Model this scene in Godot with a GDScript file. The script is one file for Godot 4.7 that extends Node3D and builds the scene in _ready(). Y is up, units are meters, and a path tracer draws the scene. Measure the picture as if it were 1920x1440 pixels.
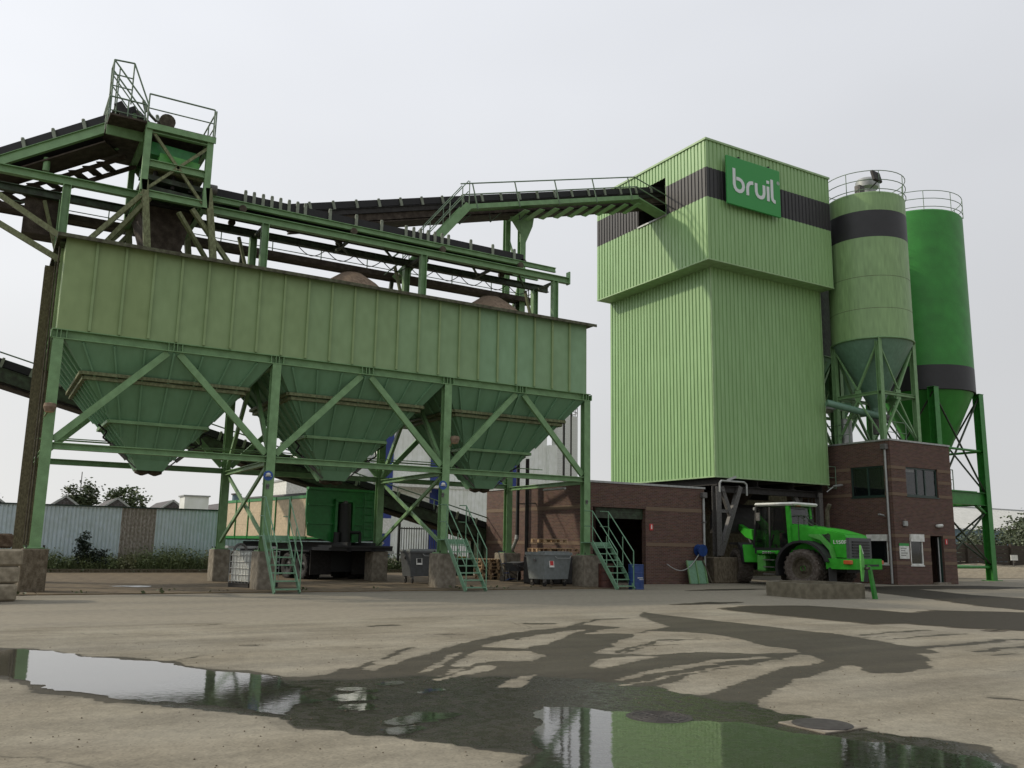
extends Node3D

var S: SurfaceTool
var XF := Transform3D()
var org := Vector3.ZERO
var cur: Node3D
var M := {}
var used := {}
var rng := RandomNumberGenerator.new()
var noise := FastNoiseLite.new()

# ---------------------------------------------------------------- helpers
func V(x: float, y: float, z: float) -> Vector3:
	return Vector3(x, y, z)

func fresh() -> void:
	S = SurfaceTool.new()
	S.begin(Mesh.PRIMITIVE_TRIANGLES)

func numbered(n: String) -> String:
	var k: int = used.get(n, 0)
	used[n] = k + 1
	return n if k == 0 else "%s_%03d" % [n, k]

func tag(o: Node, label: String, cat: String, group := "", kind := "") -> void:
	if label: o.set_meta("label", label)
	if cat: o.set_meta("category", cat)
	if group: o.set_meta("group", group)
	if kind: o.set_meta("kind", kind)

func thing(called: String, label: String, cat: String, at: Vector3, group := "") -> Node3D:
	cur = Node3D.new()
	cur.name = numbered(called)
	add_child(cur)
	cur.position = at
	org = at
	XF = Transform3D()
	tag(cur, label, cat, group)
	fresh()
	return cur

func P(called: String, m: Material, parent: Node3D = null, label := "") -> MeshInstance3D:
	var o := MeshInstance3D.new()
	o.name = called
	o.mesh = S.commit()
	o.material_override = m
	(parent if parent else cur).add_child(o, true)
	if label: o.set_meta("label", label)
	fresh()
	return o

func begin(at := Vector3.ZERO) -> void:
	org = at
	XF = Transform3D()
	fresh()

func one(called: String, label: String, cat: String, m: Material, group := "", kind := "") -> MeshInstance3D:
	var o := MeshInstance3D.new()
	o.name = numbered(called)
	o.mesh = S.commit()
	o.material_override = m
	add_child(o)
	o.position = org
	tag(o, label, cat, group, kind)
	fresh()
	return o

func tri(a: Vector3, b: Vector3, c: Vector3, na: Vector3, nb: Vector3, nc: Vector3) -> void:
	# corners run counter-clockwise as seen from outside; Godot wants them the other way round
	S.set_normal(XF.basis * na); S.add_vertex(XF * a - org)
	S.set_normal(XF.basis * nc); S.add_vertex(XF * c - org)
	S.set_normal(XF.basis * nb); S.add_vertex(XF * b - org)

func flat(a: Vector3, b: Vector3, c: Vector3) -> void:
	var n := (b - a).cross(c - a).normalized()
	tri(a, b, c, n, n, n)

func quad(a: Vector3, b: Vector3, c: Vector3, d: Vector3) -> void:
	var n := (c - a).cross(d - b).normalized()
	tri(a, b, c, n, n, n)
	tri(a, c, d, n, n, n)

func box(c: Vector3, s: Vector3, b := Basis()) -> void:
	var x := b.x * s.x * 0.5
	var y := b.y * s.y * 0.5
	var z := b.z * s.z * 0.5
	quad(c - x - y + z, c + x - y + z, c + x + y + z, c - x + y + z)
	quad(c + x - y - z, c - x - y - z, c - x + y - z, c + x + y - z)
	quad(c + x - y + z, c + x - y - z, c + x + y - z, c + x + y + z)
	quad(c - x - y - z, c - x - y + z, c - x + y + z, c - x + y - z)
	quad(c - x + y + z, c + x + y + z, c + x + y - z, c - x + y - z)
	quad(c - x - y - z, c + x - y - z, c + x - y + z, c - x - y + z)

func span(x0: float, x1: float, y0: float, y1: float, z0: float, z1: float) -> void:
	box(V((x0 + x1) / 2, (y0 + y1) / 2, (z0 + z1) / 2), V(absf(x1 - x0), absf(y1 - y0), absf(z1 - z0)))

func cbox(c: Vector3, s: Vector3, e: float, b := Basis()) -> void:
	# a box with chamfered edges
	var keep := XF
	XF = XF * Transform3D(b, c)
	var h := s * 0.5
	for ax in 3:
		for sg in [-1.0, 1.0]:
			var n := Vector3.ZERO
			n[ax] = sg
			var u := Vector3.ZERO
			u[(ax + 1) % 3] = h[(ax + 1) % 3] - e
			var w := Vector3.ZERO
			w[(ax + 2) % 3] = (h[(ax + 2) % 3] - e) * sg
			var o := n * h[ax]
			quad(o - u - w, o + u - w, o + u + w, o - u + w)
	for ax in 3:
		var i := (ax + 1) % 3
		var j := (ax + 2) % 3
		for si in [-1.0, 1.0]:
			for sj in [-1.0, 1.0]:
				var l := Vector3.ZERO
				l[ax] = h[ax] - e
				var p := Vector3.ZERO
				p[i] = si * h[i]
				p[j] = sj * (h[j] - e)
				var q := Vector3.ZERO
				q[i] = si * (h[i] - e)
				q[j] = sj * h[j]
				if si * sj > 0: quad(p - l, q - l, q + l, p + l)
				else: quad(q - l, p - l, p + l, q + l)
	for sx in [-1.0, 1.0]:
		for sy in [-1.0, 1.0]:
			for sz in [-1.0, 1.0]:
				var p := V(sx * h.x, sy * (h.y - e), sz * (h.z - e))
				var q := V(sx * (h.x - e), sy * h.y, sz * (h.z - e))
				var r := V(sx * (h.x - e), sy * (h.y - e), sz * h.z)
				if sx * sy * sz > 0: flat(p, q, r)
				else: flat(p, r, q)
	XF = keep

func axes(a: Vector3, b: Vector3, up := Vector3.UP) -> Basis:
	var z := (b - a).normalized()
	if absf(z.dot(up)) > 0.99: up = Vector3.RIGHT if absf(z.x) < 0.9 else Vector3.FORWARD
	var x := up.cross(z).normalized()
	return Basis(x, z.cross(x), z)

func bar(a: Vector3, b: Vector3, w: float, h: float, up := Vector3.UP) -> void:
	box((a + b) / 2, V(w, h, a.distance_to(b)), axes(a, b, up))

func ibeam(a: Vector3, b: Vector3, w: float, h: float, up := Vector3.UP, t := 0.025) -> void:
	var k := axes(a, b, up)
	var l := a.distance_to(b)
	var c := (a + b) / 2
	box(c + k.y * (h - t) / 2, V(w, t, l), k)
	box(c - k.y * (h - t) / 2, V(w, t, l), k)
	box(c, V(t * 0.7, h - 2 * t, l), k)

func tube(a: Vector3, b: Vector3, r: float, n := 8, r2 := -1.0, caps := true) -> void:
	if r2 < 0: r2 = r
	var k := axes(a, b)
	for i in n:
		var t0 := TAU * i / n
		var t1 := TAU * (i + 1) / n
		var d0 := k.x * cos(t0) + k.y * sin(t0)
		var d1 := k.x * cos(t1) + k.y * sin(t1)
		tri(a + d0 * r, a + d1 * r, b + d1 * r2, d0, d1, d1)
		tri(a + d0 * r, b + d1 * r2, b + d0 * r2, d0, d1, d0)
		if caps:
			tri(b, b + d0 * r2, b + d1 * r2, k.z, k.z, k.z)
			tri(a, a + d1 * r, a + d0 * r, -k.z, -k.z, -k.z)

func path(pts: Array, r: float, n := 6) -> void:
	for i in pts.size() - 1: tube(pts[i], pts[i + 1], r, n)

func lathe(c: Vector3, prof: Array, n := 24, a0 := 0.0, a1 := TAU) -> void:
	# profile of (radius, height) from bottom to top, outside facing out
	for j in prof.size() - 1:
		var p: Vector2 = prof[j]
		var q: Vector2 = prof[j + 1]
		var e := (q - p).normalized()
		for i in n:
			var t0 := a0 + (a1 - a0) * i / n
			var t1 := a0 + (a1 - a0) * (i + 1) / n
			var d0 := V(cos(t0), 0, -sin(t0))
			var d1 := V(cos(t1), 0, -sin(t1))
			var n0 := (d0 * e.y - Vector3.UP * e.x).normalized()
			var n1 := (d1 * e.y - Vector3.UP * e.x).normalized()
			var up := Vector3.UP
			if p.x > 0.0001: tri(c + d0 * p.x + up * p.y, c + d1 * p.x + up * p.y, c + d1 * q.x + up * q.y, n0, n1, n1)
			if q.x > 0.0001: tri(c + d0 * p.x + up * p.y, c + d1 * q.x + up * q.y, c + d0 * q.x + up * q.y, n0, n1, n0)

func ring(c: Vector3, R: float, r: float, n := 28, a0 := 0.0, a1 := TAU) -> void:
	for i in n:
		var t0 := a0 + (a1 - a0) * i / n
		var t1 := a0 + (a1 - a0) * (i + 1) / n
		tube(c + V(cos(t0), 0, -sin(t0)) * R, c + V(cos(t1), 0, -sin(t1)) * R, r, 5, -1, false)

func prism(poly: PackedVector2Array, o: Vector3, ux: Vector3, uy: Vector3, depth: float) -> void:
	# a polygon in the plane of ux, uy; depth goes along ux x uy
	if Geometry2D.is_polygon_clockwise(poly): poly.reverse()
	var w := ux.cross(uy).normalized() * depth
	var t := Geometry2D.triangulate_polygon(poly)
	var p := []
	for v in poly: p.append(o + ux * v.x + uy * v.y)
	for i in range(0, t.size(), 3):
		var a: Vector3 = p[t[i]]
		var b: Vector3 = p[t[i + 1]]
		var c: Vector3 = p[t[i + 2]]
		if (b - a).cross(c - a).dot(w) < 0:
			var s := b
			b = c
			c = s
		flat(a + w, b + w, c + w)
		flat(a, c, b)
	for i in p.size():
		var a: Vector3 = p[i]
		var b: Vector3 = p[(i + 1) % p.size()]
		quad(a, b, b + w, a + w)

func corr(a: Vector3, b: Vector3, y0: float, y1: float, pitch := 0.25, deep := 0.04, groove := 0.06, slope := 0.02) -> void:
	# trapezoid cladding from a to b (seen from outside a is on the left)
	var l := Vector2(b.x - a.x, b.z - a.z).length()
	var d := V(b.x - a.x, 0, b.z - a.z).normalized()
	var out := d.cross(Vector3.UP)   # outward when a is on the left
	var n := int(round(l / pitch))
	var q := l / n
	var prof := []
	for i in n:
		prof.append([i * q, 0.0]); prof.append([i * q + q - groove - 2 * slope, 0.0])
		prof.append([i * q + q - groove - slope, -deep]); prof.append([i * q + q - slope, -deep])
	prof.append([l, 0.0])
	var base := V(a.x, 0, a.z)
	for i in prof.size() - 1:
		var p: Vector3 = base + d * prof[i][0] + out * prof[i][1]
		var r: Vector3 = base + d * prof[i + 1][0] + out * prof[i + 1][1]
		quad(p + V(0, y0, 0), r + V(0, y0, 0), r + V(0, y1, 0), p + V(0, y1, 0))

func rail_run(a: Vector3, b: Vector3, h: float, gap: float, called_post := "rail_post", m: Material = null, r := 0.024, mids := 1, ends := true) -> void:
	# a handrail over the line a-b: each post a part, the rails one part
	var n: int = maxi(1, int(round(a.distance_to(b) / gap)))
	for i in n + 1:
		if not ends and i == n: continue
		var p := a.lerp(b, float(i) / n)
		tube(p, p + V(0, h, 0), r, 6)
		P(called_post, m)
	tube(a + V(0, h, 0), b + V(0, h, 0), r * 1.05, 6)
	P("top_rail", m)
	for k in mids:
		tube(a + V(0, h * (k + 1) / (mids + 1), 0), b + V(0, h * (k + 1) / (mids + 1), 0), r * 0.8, 6)
		P("middle_rail", m)

func words(t: String, size: float, m: Material, at: Vector3, b := Basis(), parent: Node3D = null, bold := true, deep := 0.008) -> void:
	var tm := TextMesh.new()
	var f := SystemFont.new()
	f.font_names = PackedStringArray(["Droid Sans"])
	f.font_weight = 700 if bold else 400
	tm.font = f
	tm.text = t
	tm.font_size = 64
	tm.pixel_size = size / 46.0
	tm.depth = deep
	var o := MeshInstance3D.new()
	o.name = "lettering"
	o.mesh = tm
	o.material_override = m
	(parent if parent else cur).add_child(o, true)
	o.transform = Transform3D(b, at - org)

# ---------------------------------------------------------------- materials
func lin(r: float, g: float, b: float) -> Color:
	return Color(r, g, b).linear_to_srgb()

var T := {}
func tex_from(im: Image) -> ImageTexture:
	im.generate_mipmaps()
	return ImageTexture.create_from_image(im)

func noise_img(size: int, freq: float, oct: int, sd: int) -> Image:
	var f := FastNoiseLite.new()
	f.seed = sd
	f.frequency = freq
	f.noise_type = FastNoiseLite.TYPE_SIMPLEX_SMOOTH
	f.fractal_octaves = oct
	var im := f.get_seamless_image(size, size)
	im.convert(Image.FORMAT_L8)
	return im

func blend_tex(a: Image, b: Image, lo: Color, hi: Color, ka: float, sharp := 1.0) -> ImageTexture:
	var n := a.get_width()
	var da := a.get_data()
	var db := b.get_data()
	var o := PackedByteArray()
	o.resize(n * n * 3)
	for i in n * n:
		var t := (da[i] * ka + db[i] * (1.0 - ka)) / 255.0
		t = clampf((t - 0.5) * sharp + 0.5, 0, 1)
		o[i * 3] = int(lerpf(lo.r, hi.r, t) * 255)
		o[i * 3 + 1] = int(lerpf(lo.g, hi.g, t) * 255)
		o[i * 3 + 2] = int(lerpf(lo.b, hi.b, t) * 255)
	return tex_from(Image.create_from_data(n, n, false, Image.FORMAT_RGB8, o))

func mt(c: Color, rough: float, t = null, size := 2.0, nrm = null, nscale := 0.5, metal := 0.0) -> StandardMaterial3D:
	var m := StandardMaterial3D.new()
	m.albedo_color = c
	m.roughness = rough
	m.metallic = metal
	if t:
		m.albedo_texture = t
		m.uv1_triplanar = true
		m.uv1_world_triplanar = true
		m.uv1_scale = Vector3.ONE / size
	if nrm:
		m.normal_enabled = true
		m.normal_texture = nrm
		m.normal_scale = nscale
		m.uv1_triplanar = true
		m.uv1_world_triplanar = true
		m.uv1_scale = Vector3.ONE / size
	m.cull_mode = BaseMaterial3D.CULL_DISABLED
	return m

func brick_tex() -> void:
	var w := 1024
	var im := Image.create(w, w, false, Image.FORMAT_RGB8)
	var hm := Image.create(w, w, false, Image.FORMAT_L8)
	im.fill(lin(0.125, 0.105, 0.088))
	hm.fill(Color(0.3, 0.3, 0.3))
	var rows := 28
	var cols := 8
	for r in rows:
		var y0 := int(float(r) * w / rows)
		var y1 := int(float(r + 1) * w / rows) - 7
		for c in cols:
			var x0 := int((c + (0.5 if r % 2 else 0.0)) * w / cols)
			var wd := int(float(w) / cols) - 7
			var k := rng.randf_range(0.72, 1.25)
			var col := Color(0.090 * k, 0.044 * k * rng.randf_range(0.9, 1.1), 0.030 * k * rng.randf_range(0.9, 1.15)).linear_to_srgb()
			for part in 2:
				var xx := x0 - (w if part else 0)
				im.fill_rect(Rect2i(xx, y0, wd, y1 - y0), col)
				hm.fill_rect(Rect2i(xx + 1, y0 + 1, wd - 2, y1 - y0 - 2), Color(0.75, 0.75, 0.75))
	var f := noise_img(1024, 0.06, 3, 5).get_data()
	var d := im.get_data()
	for i in w * w:
		var t := 0.72 + 0.56 * f[i] / 255.0
		for c in 3: d[i * 3 + c] = clampi(int(d[i * 3 + c] * t), 0, 255)
	T.brick = tex_from(Image.create_from_data(w, w, false, Image.FORMAT_RGB8, d))
	hm.bump_map_to_normal_map(3.0)
	T.brick_n = tex_from(hm)

func make_materials() -> void:
	var low := noise_img(512, 0.008, 4, 11)
	var fine := noise_img(512, 0.09, 3, 12)
	var grain := noise_img(512, 0.35, 2, 13)
	var tall := noise_img(512, 0.03, 3, 14)
	tall.resize(512, 24, Image.INTERPOLATE_BILINEAR)
	tall.resize(512, 512, Image.INTERPOLATE_CUBIC)
	T.paint = blend_tex(low, fine, Color(0.80, 0.81, 0.78), Color(1, 1, 1), 0.6, 1.4)
	T.streak = blend_tex(tall, low, Color(0.80, 0.81, 0.79), Color(1, 1, 1), 0.6, 1.4)
	T.soft = blend_tex(tall, low, Color(0.87, 0.88, 0.84), Color(1, 1, 1), 0.45, 1.1)
	T.rust = blend_tex(fine, low, Color(0.55, 0.48, 0.42), Color(1, 1, 1), 0.5, 2.2)
	T.conc = blend_tex(low, grain, Color(0.62, 0.60, 0.57), Color(1, 1, 1), 0.55, 1.5)
	T.stain = blend_tex(tall, fine, Color(0.60, 0.57, 0.52), Color(1, 1, 1), 0.62, 1.5)
	var g2 := noise_img(1024, 0.30, 2, 21)
	var g3 := noise_img(1024, 0.012, 5, 22)
	T.ground = blend_tex(g2, g3, Color(0.70, 0.69, 0.68), Color(1, 1, 1), 0.80, 2.0)
	var gn := g2.duplicate()
	gn.bump_map_to_normal_map(1.6)
	T.ground_n = tex_from(gn)
	var wn := noise_img(512, 0.02, 4, 31)
	wn.bump_map_to_normal_map(2.0)
	T.water_n = tex_from(wn)
	var sn := noise_img(512, 0.15, 4, 33)
	sn.bump_map_to_normal_map(4.0)
	T.rough_n = tex_from(sn)
	brick_tex()
	M.clad = mt(lin(0.275, 0.455, 0.20), 0.42, T.soft, 5.0)
	M.clad.albedo_texture = T.soft
	M.clad.uv1_scale = V(1.0 / 2.3, 1.0 / 13.0, 1.0 / 2.3)
	M.clad_black = mt(lin(0.03, 0.029, 0.031), 0.5, T.streak, 3.0)
	M.trim = mt(lin(0.33, 0.49, 0.25), 0.5, T.paint, 2.0)
	M.bin = mt(lin(0.25, 0.352, 0.16), 0.55, T.soft, 6.0)
	M.steel = mt(lin(0.20, 0.36, 0.165), 0.5, T.paint, 1.7)
	M.steel_old = mt(lin(0.24, 0.28, 0.14), 0.65, T.stain, 1.9)
	M.hop = mt(lin(0.19, 0.365, 0.225), 0.5, T.soft, 3.7)
	M.rust = mt(lin(0.10, 0.09, 0.06), 0.8, T.rust, 0.9)
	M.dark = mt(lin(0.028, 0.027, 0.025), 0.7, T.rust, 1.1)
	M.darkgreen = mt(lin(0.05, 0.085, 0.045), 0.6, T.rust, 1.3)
	M.belt = mt(lin(0.018, 0.018, 0.02), 0.75, T.paint, 0.8)
	M.under = mt(lin(0.075, 0.06, 0.045), 0.85, T.rust, 1.5)
	M.railp = mt(lin(0.17, 0.25, 0.17), 0.5, T.paint, 1.0)
	M.stair = mt(lin(0.17, 0.33, 0.21), 0.45, T.paint, 0.7)
	M.rim = mt(lin(0.115, 0.13, 0.075), 0.7, T.rust, 1.1)
	M.basin = mt(lin(0.22, 0.20, 0.145), 0.92, T.conc, 1.6, T.rough_n, 0.2)
	M.sandy = mt(lin(0.33, 0.285, 0.20), 0.95, T.conc, 1.7, T.rough_n, 0.5)
	M.idler = mt(lin(0.24, 0.27, 0.21), 0.5, T.paint, 0.7)
	M.post_old = mt(lin(0.17, 0.155, 0.085), 0.75, T.stain, 1.3)
	M.galv = mt(lin(0.42, 0.43, 0.43), 0.45, T.paint, 1.0, null, 0.5, 0.4)
	M.grey = mt(lin(0.17, 0.17, 0.17), 0.6, T.stain, 1.2)
	M.conc = mt(lin(0.31, 0.28, 0.225), 0.9, T.conc, 1.1, T.rough_n, 0.3)
	M.conc_old = mt(lin(0.21, 0.18, 0.13), 0.95, T.stain, 2.6, T.rough_n, 0.2)
	M.slab = mt(lin(0.185, 0.140, 0.080), 0.92, T.conc, 2.3, T.ground_n, 0.3)
	M.block = mt(lin(0.40, 0.355, 0.265), 0.95, T.conc, 0.9, T.rough_n, 0.7)
	M.sand = mt(lin(0.30, 0.225, 0.16), 0.95, T.conc, 0.7, T.rough_n, 0.6)
	M.soil = mt(lin(0.16, 0.12, 0.08), 0.95, T.rust, 0.7, T.rough_n, 0.8)
	M.brick = mt(Color(1, 1, 1), 0.85, T.brick, 1.75, T.brick_n, 0.6)
	M.band = mt(lin(0.175, 0.12, 0.082), 0.85, T.soft, 0.8)
	M.white = mt(lin(0.80, 0.80, 0.77), 0.5, T.paint, 1.3)
	M.white_clad = mt(lin(0.84, 0.86, 0.84), 0.5, T.soft, 9.0)
	M.blue = mt(lin(0.02, 0.045, 0.25), 0.45, T.paint, 3.0)
	M.fence = mt(lin(0.66, 0.76, 0.84), 0.5, T.soft, 3.0)
	M.fence_old = mt(lin(0.50, 0.47, 0.44), 0.7, T.stain, 2.0)
	M.silo_l = mt(lin(0.265, 0.42, 0.185), 0.5, T.soft, 4.4)
	M.silo_l.albedo_texture = T.streak
	M.silo_l.uv1_scale = V(1.0 / 1.9, 1.0 / 9.0, 1.0 / 1.9)
	M.silo_d = mt(lin(0.036, 0.27, 0.034), 0.5, T.paint, 4.0)
	M.silo_b = mt(lin(0.022, 0.022, 0.025), 0.5, T.paint, 2.5)
	M.cone = mt(lin(0.15, 0.28, 0.20), 0.5, T.streak, 2.2)
	M.steel_d = mt(lin(0.036, 0.24, 0.036), 0.4, T.paint, 2.0)
	M.machine = mt(lin(0.05, 0.40, 0.035), 0.5, T.paint, 1.4)
	M.machine.metallic_specular = 0.25
	M.machine_pale = mt(lin(0.11, 0.42, 0.08), 0.4, T.paint, 0.9)
	M.rubber = mt(lin(0.022, 0.021, 0.02), 0.85, T.rust, 0.7)
	M.tyre = mt(lin(0.135, 0.122, 0.108), 0.9, T.rust, 0.6)
	M.black = mt(lin(0.014, 0.014, 0.014), 0.6)
	M.sign = mt(lin(0.03, 0.27, 0.055), 0.55)
	M.letter = mt(lin(0.62, 0.66, 0.66), 0.4)
	M.red = mt(lin(0.5, 0.03, 0.03), 0.4)
	M.orange = mt(lin(0.5, 0.10, 0.02), 0.35)
	M.signblue = mt(lin(0.015, 0.07, 0.28), 0.35)
	M.drum = mt(lin(0.015, 0.05, 0.20), 0.35, T.paint, 0.9)
	M.trail = mt(lin(0.028, 0.25, 0.055), 0.4, T.paint, 1.0)
	M.ply = mt(lin(0.66, 0.53, 0.37), 0.7, T.streak, 1.6)
	M.wood = mt(lin(0.46, 0.31, 0.18), 0.85, T.streak, 0.6)
	M.wood_dark = mt(lin(0.075, 0.06, 0.045), 0.9, T.stain, 0.8)
	M.bin_dark = mt(lin(0.085, 0.09, 0.095), 0.5, T.paint, 0.8)
	M.bin_grey = mt(lin(0.22, 0.24, 0.245), 0.5, T.paint, 0.9)
	M.plastic = mt(lin(0.70, 0.71, 0.68), 0.5, T.paint, 0.6)
	M.frame = mt(lin(0.018, 0.04, 0.032), 0.4)
	M.tile = mt(lin(0.13, 0.13, 0.14), 0.8, T.rust, 1.0)
	M.shed = mt(lin(0.62, 0.61, 0.58), 0.55, T.streak, 5.0)
	M.bluewall = mt(lin(0.13, 0.21, 0.26), 0.6, T.paint, 3.0)
	M.leaf = leaf(Color(1, 1, 1))
	M.bark = mt(lin(0.08, 0.06, 0.045), 0.9, T.rust, 0.5)
	M.glass = mt(lin(0.03, 0.04, 0.045), 0.06)
	M.glass.metallic_specular = 0.8
	var pane := StandardMaterial3D.new()
	pane.albedo_color = Color(0.10, 0.13, 0.13, 0.35)
	pane.transparency = BaseMaterial3D.TRANSPARENCY_ALPHA
	pane.roughness = 0.05
	M.pane = pane
	M.cab_glass = pane.duplicate()
	M.cab_glass.albedo_color = Color(0.06, 0.075, 0.075, 0.6)
	M.lens = mt(lin(0.45, 0.30, 0.2), 0.2)
	M.ground = mt(lin(0.305, 0.275, 0.208), 0.92, T.ground, 2.9, T.ground_n, 0.35)
	M.ground.vertex_color_use_as_albedo = true
	M.halfdamp = mt(lin(0.125, 0.108, 0.078), 0.75, T.ground, 2.9, T.ground_n, 0.35)
	M.damp = mt(lin(0.064, 0.058, 0.045), 0.7, T.ground, 2.9, T.ground_n, 0.45)
	M.damp.metallic_specular = 0.2
	M.halfdamp.metallic_specular = 0.3
	var wt := StandardMaterial3D.new()
	wt.albedo_color = Color(0.10, 0.09, 0.055, 0.2)
	wt.transparency = BaseMaterial3D.TRANSPARENCY_ALPHA
	wt.roughness = 0.04
	wt.normal_enabled = true
	wt.normal_texture = T.water_n
	wt.normal_scale = 0.05
	wt.uv1_triplanar = true
	wt.uv1_world_triplanar = true
	wt.uv1_scale = Vector3.ONE / 1.1
	M.water = wt
	M.milk = mt(lin(0.7, 0.7, 0.68), 0.3)
	M.iron = mt(lin(0.05, 0.045, 0.04), 0.6, T.rust, 0.4)

func leaf(c: Color) -> StandardMaterial3D:
	var m := StandardMaterial3D.new()
	m.albedo_color = c
	m.vertex_color_use_as_albedo = true
	m.roughness = 0.6
	m.cull_mode = BaseMaterial3D.CULL_DISABLED
	m.backlight_enabled = true
	m.backlight = Color(0.25, 0.3, 0.15)
	return m

# ---------------------------------------------------------------- the scene
func _ready() -> void:
	rng.seed = 7
	noise.seed = 4
	noise.frequency = 0.12
	noise.fractal_octaves = 3
	# camera
	var cam := Camera3D.new()
	cam.name = "camera"
	cam.fov = 46.896
	cam.near = 0.1
	cam.far = 3000.0
	var yaw := 0.534753
	var pit := 0.181464
	var rol := 0.0170346
	var fw := V(sin(yaw) * cos(pit), sin(pit), -cos(yaw) * cos(pit))
	var r0 := V(cos(yaw), 0, sin(yaw))
	var u0 := r0.cross(fw)
	var rr := r0 * cos(rol) + u0 * sin(rol)
	var uu := u0 * cos(rol) - r0 * sin(rol)
	cam.transform = Transform3D(Basis(rr, uu, -fw), V(0, 1.45, 0))
	add_child(cam)
	cam.current = true
	# sky, sun, exposure
	var to_sun := V(-1.2, 1.0, -0.9).normalized()
	var env := Environment.new()
	env.background_mode = Environment.BG_SKY
	env.tonemap_mode = Environment.TONE_MAPPER_LINEAR
	env.tonemap_exposure = 1.0
	env.sdfgi_enabled = true
	env.ssao_enabled = true
	env.ssil_enabled = true
	var sk := Sky.new()
	var pm := PanoramaSkyMaterial.new()
	pm.panorama = sky_picture(to_sun)
	pm.energy_multiplier = 1.0
	sk.sky_material = pm
	env.sky = sk
	var we := WorldEnvironment.new()
	we.name = "world_environment"
	we.environment = env
	add_child(we)
	var sun := DirectionalLight3D.new()
	sun.name = "sun"
	sun.light_energy = 0.75
	sun.light_angular_distance = 2.0
	sun.light_color = Color(1.0, 0.95, 0.86)
	sun.shadow_enabled = true
	add_child(sun)
	sun.look_at_from_position(to_sun * 100.0, Vector3.ZERO)

	make_materials()
	ground()
	background()
	bunker()
	tower()
	low_building()
	office()
	silos()
	conveyors()
	screen_platform()
	yard_things()
	loader()
	trailer()
	plants()

func sky_picture(to_sun: Vector3) -> ImageTexture:
	var w := 512
	var h := 256
	var im := Image.create(w, h, false, Image.FORMAT_RGBF)
	var f := FastNoiseLite.new()
	f.seed = 9
	f.frequency = 0.9
	f.fractal_octaves = 4
	for y in h:
		var el := (0.5 - (y + 0.5) / h) * PI
		for x in w:
			var az := (float(x) + 0.5) / w * TAU
			var d := V(sin(az) * cos(el), sin(el), -cos(az) * cos(el))
			var g := acos(clampf(d.dot(to_sun), -1, 1)) / PI * 180.0
			var c: Vector3
			if d.y >= 0:
				var k := 0.575 + 0.46 * exp(-pow(g / 84.0, 2.0)) + 1.6 * exp(-pow(g / 16.0, 2.0))
				var hz := pow(1.0 - d.y, 3.0)
				var tone := V(0.955, 0.985, 1.05).lerp(V(1.0, 0.985, 0.925), hz * (0.45 + 0.55 * exp(-pow(g / 80.0, 2.0))))
				k *= 1.0 + 0.07 * f.get_noise_3d(d.x * 1.6, d.y * 4.0, d.z * 1.6)
				k *= 1.0 - 0.05 * hz
				c = tone * k
			else:
				c = V(0.20, 0.18, 0.15)
			im.set_pixel(x, y, Color(c.x, c.y, c.z))
	return ImageTexture.create_from_image(im)

func tint(x: float, z: float) -> Color:
	var a := noise.get_noise_2d(x * 0.5, z * 0.5)
	var b := noise.get_noise_2d(x * 0.9 + 200.0, z * 5.5)
	var c := noise.get_noise_2d(x * 3.0 - 90.0, z * 3.0 + 40.0)
	var k := 1.0 + 0.16 * a + 0.20 * b + 0.10 * c
	if z > -26.4 and z < -25.0: k *= 0.86
	return Color(k, k * (1.0 - 0.02 * a), k * (1.0 - 0.05 * a - 0.02 * b))

func roughened(p: PackedVector2Array, step: float, amp: float) -> PackedVector2Array:
	var o := PackedVector2Array()
	for i in p.size():
		var a := p[i]
		var b := p[(i + 1) % p.size()]
		var n: int = maxi(1, int(a.distance_to(b) / step))
		for k in n:
			var q := a.lerp(b, float(k) / n)
			var f := 11.0
			o.append(q + Vector2(noise.get_noise_2d(q.x * f, q.y * f), noise.get_noise_2d(q.x * f + 99.0, q.y * f)) * amp + Vector2(noise.get_noise_2d(q.x * 60.0, q.y * 60.0), noise.get_noise_2d(q.x * 60.0 + 55.0, q.y * 60.0)) * amp * 0.4)
	return o

func pv(a: Array) -> PackedVector2Array:
	var o := PackedVector2Array()
	for i in range(0, a.size(), 2): o.append(Vector2(a[i], a[i + 1]))
	return o

func sheet(p: PackedVector2Array, y: float) -> void:
	var t := Geometry2D.triangulate_polygon(p)
	for i in range(0, t.size(), 3):
		var a := V(p[t[i]].x, y, p[t[i]].y)
		var b := V(p[t[i + 1]].x, y, p[t[i + 1]].y)
		var c := V(p[t[i + 2]].x, y, p[t[i + 2]].y)
		if (b - a).cross(c - a).y < 0: flat(a, c, b)
		else: flat(a, b, c)

func sheet_minus(p: PackedVector2Array, holes: Array, y: float) -> void:
	# cut into strips so that no hole lies wholly inside a piece
	var lo := 1e9
	var hi := -1e9
	for v in p:
		lo = minf(lo, v.x)
		hi = maxf(hi, v.x)
	var cuts := [lo - 0.1, hi + 0.1]
	for h in holes:
		var m := 0.0
		for v in h: m += v.x / h.size()
		cuts.append(m)
	cuts.sort()
	for i in cuts.size() - 1:
		var x0: float = cuts[i]
		var x1: float = cuts[i + 1]
		if x1 - x0 < 0.001: continue
		var strip := PackedVector2Array([Vector2(x0, -100), Vector2(x1, -100), Vector2(x1, 100), Vector2(x0, 100)])
		var parts := Geometry2D.intersect_polygons(p, strip)
		for h in holes:
			var next: Array[PackedVector2Array] = []
			for q in parts:
				for r in Geometry2D.clip_polygons(q, h): next.append(r)
			parts = next
		for q in parts:
			if q.size() > 2: sheet(q, y)

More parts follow.
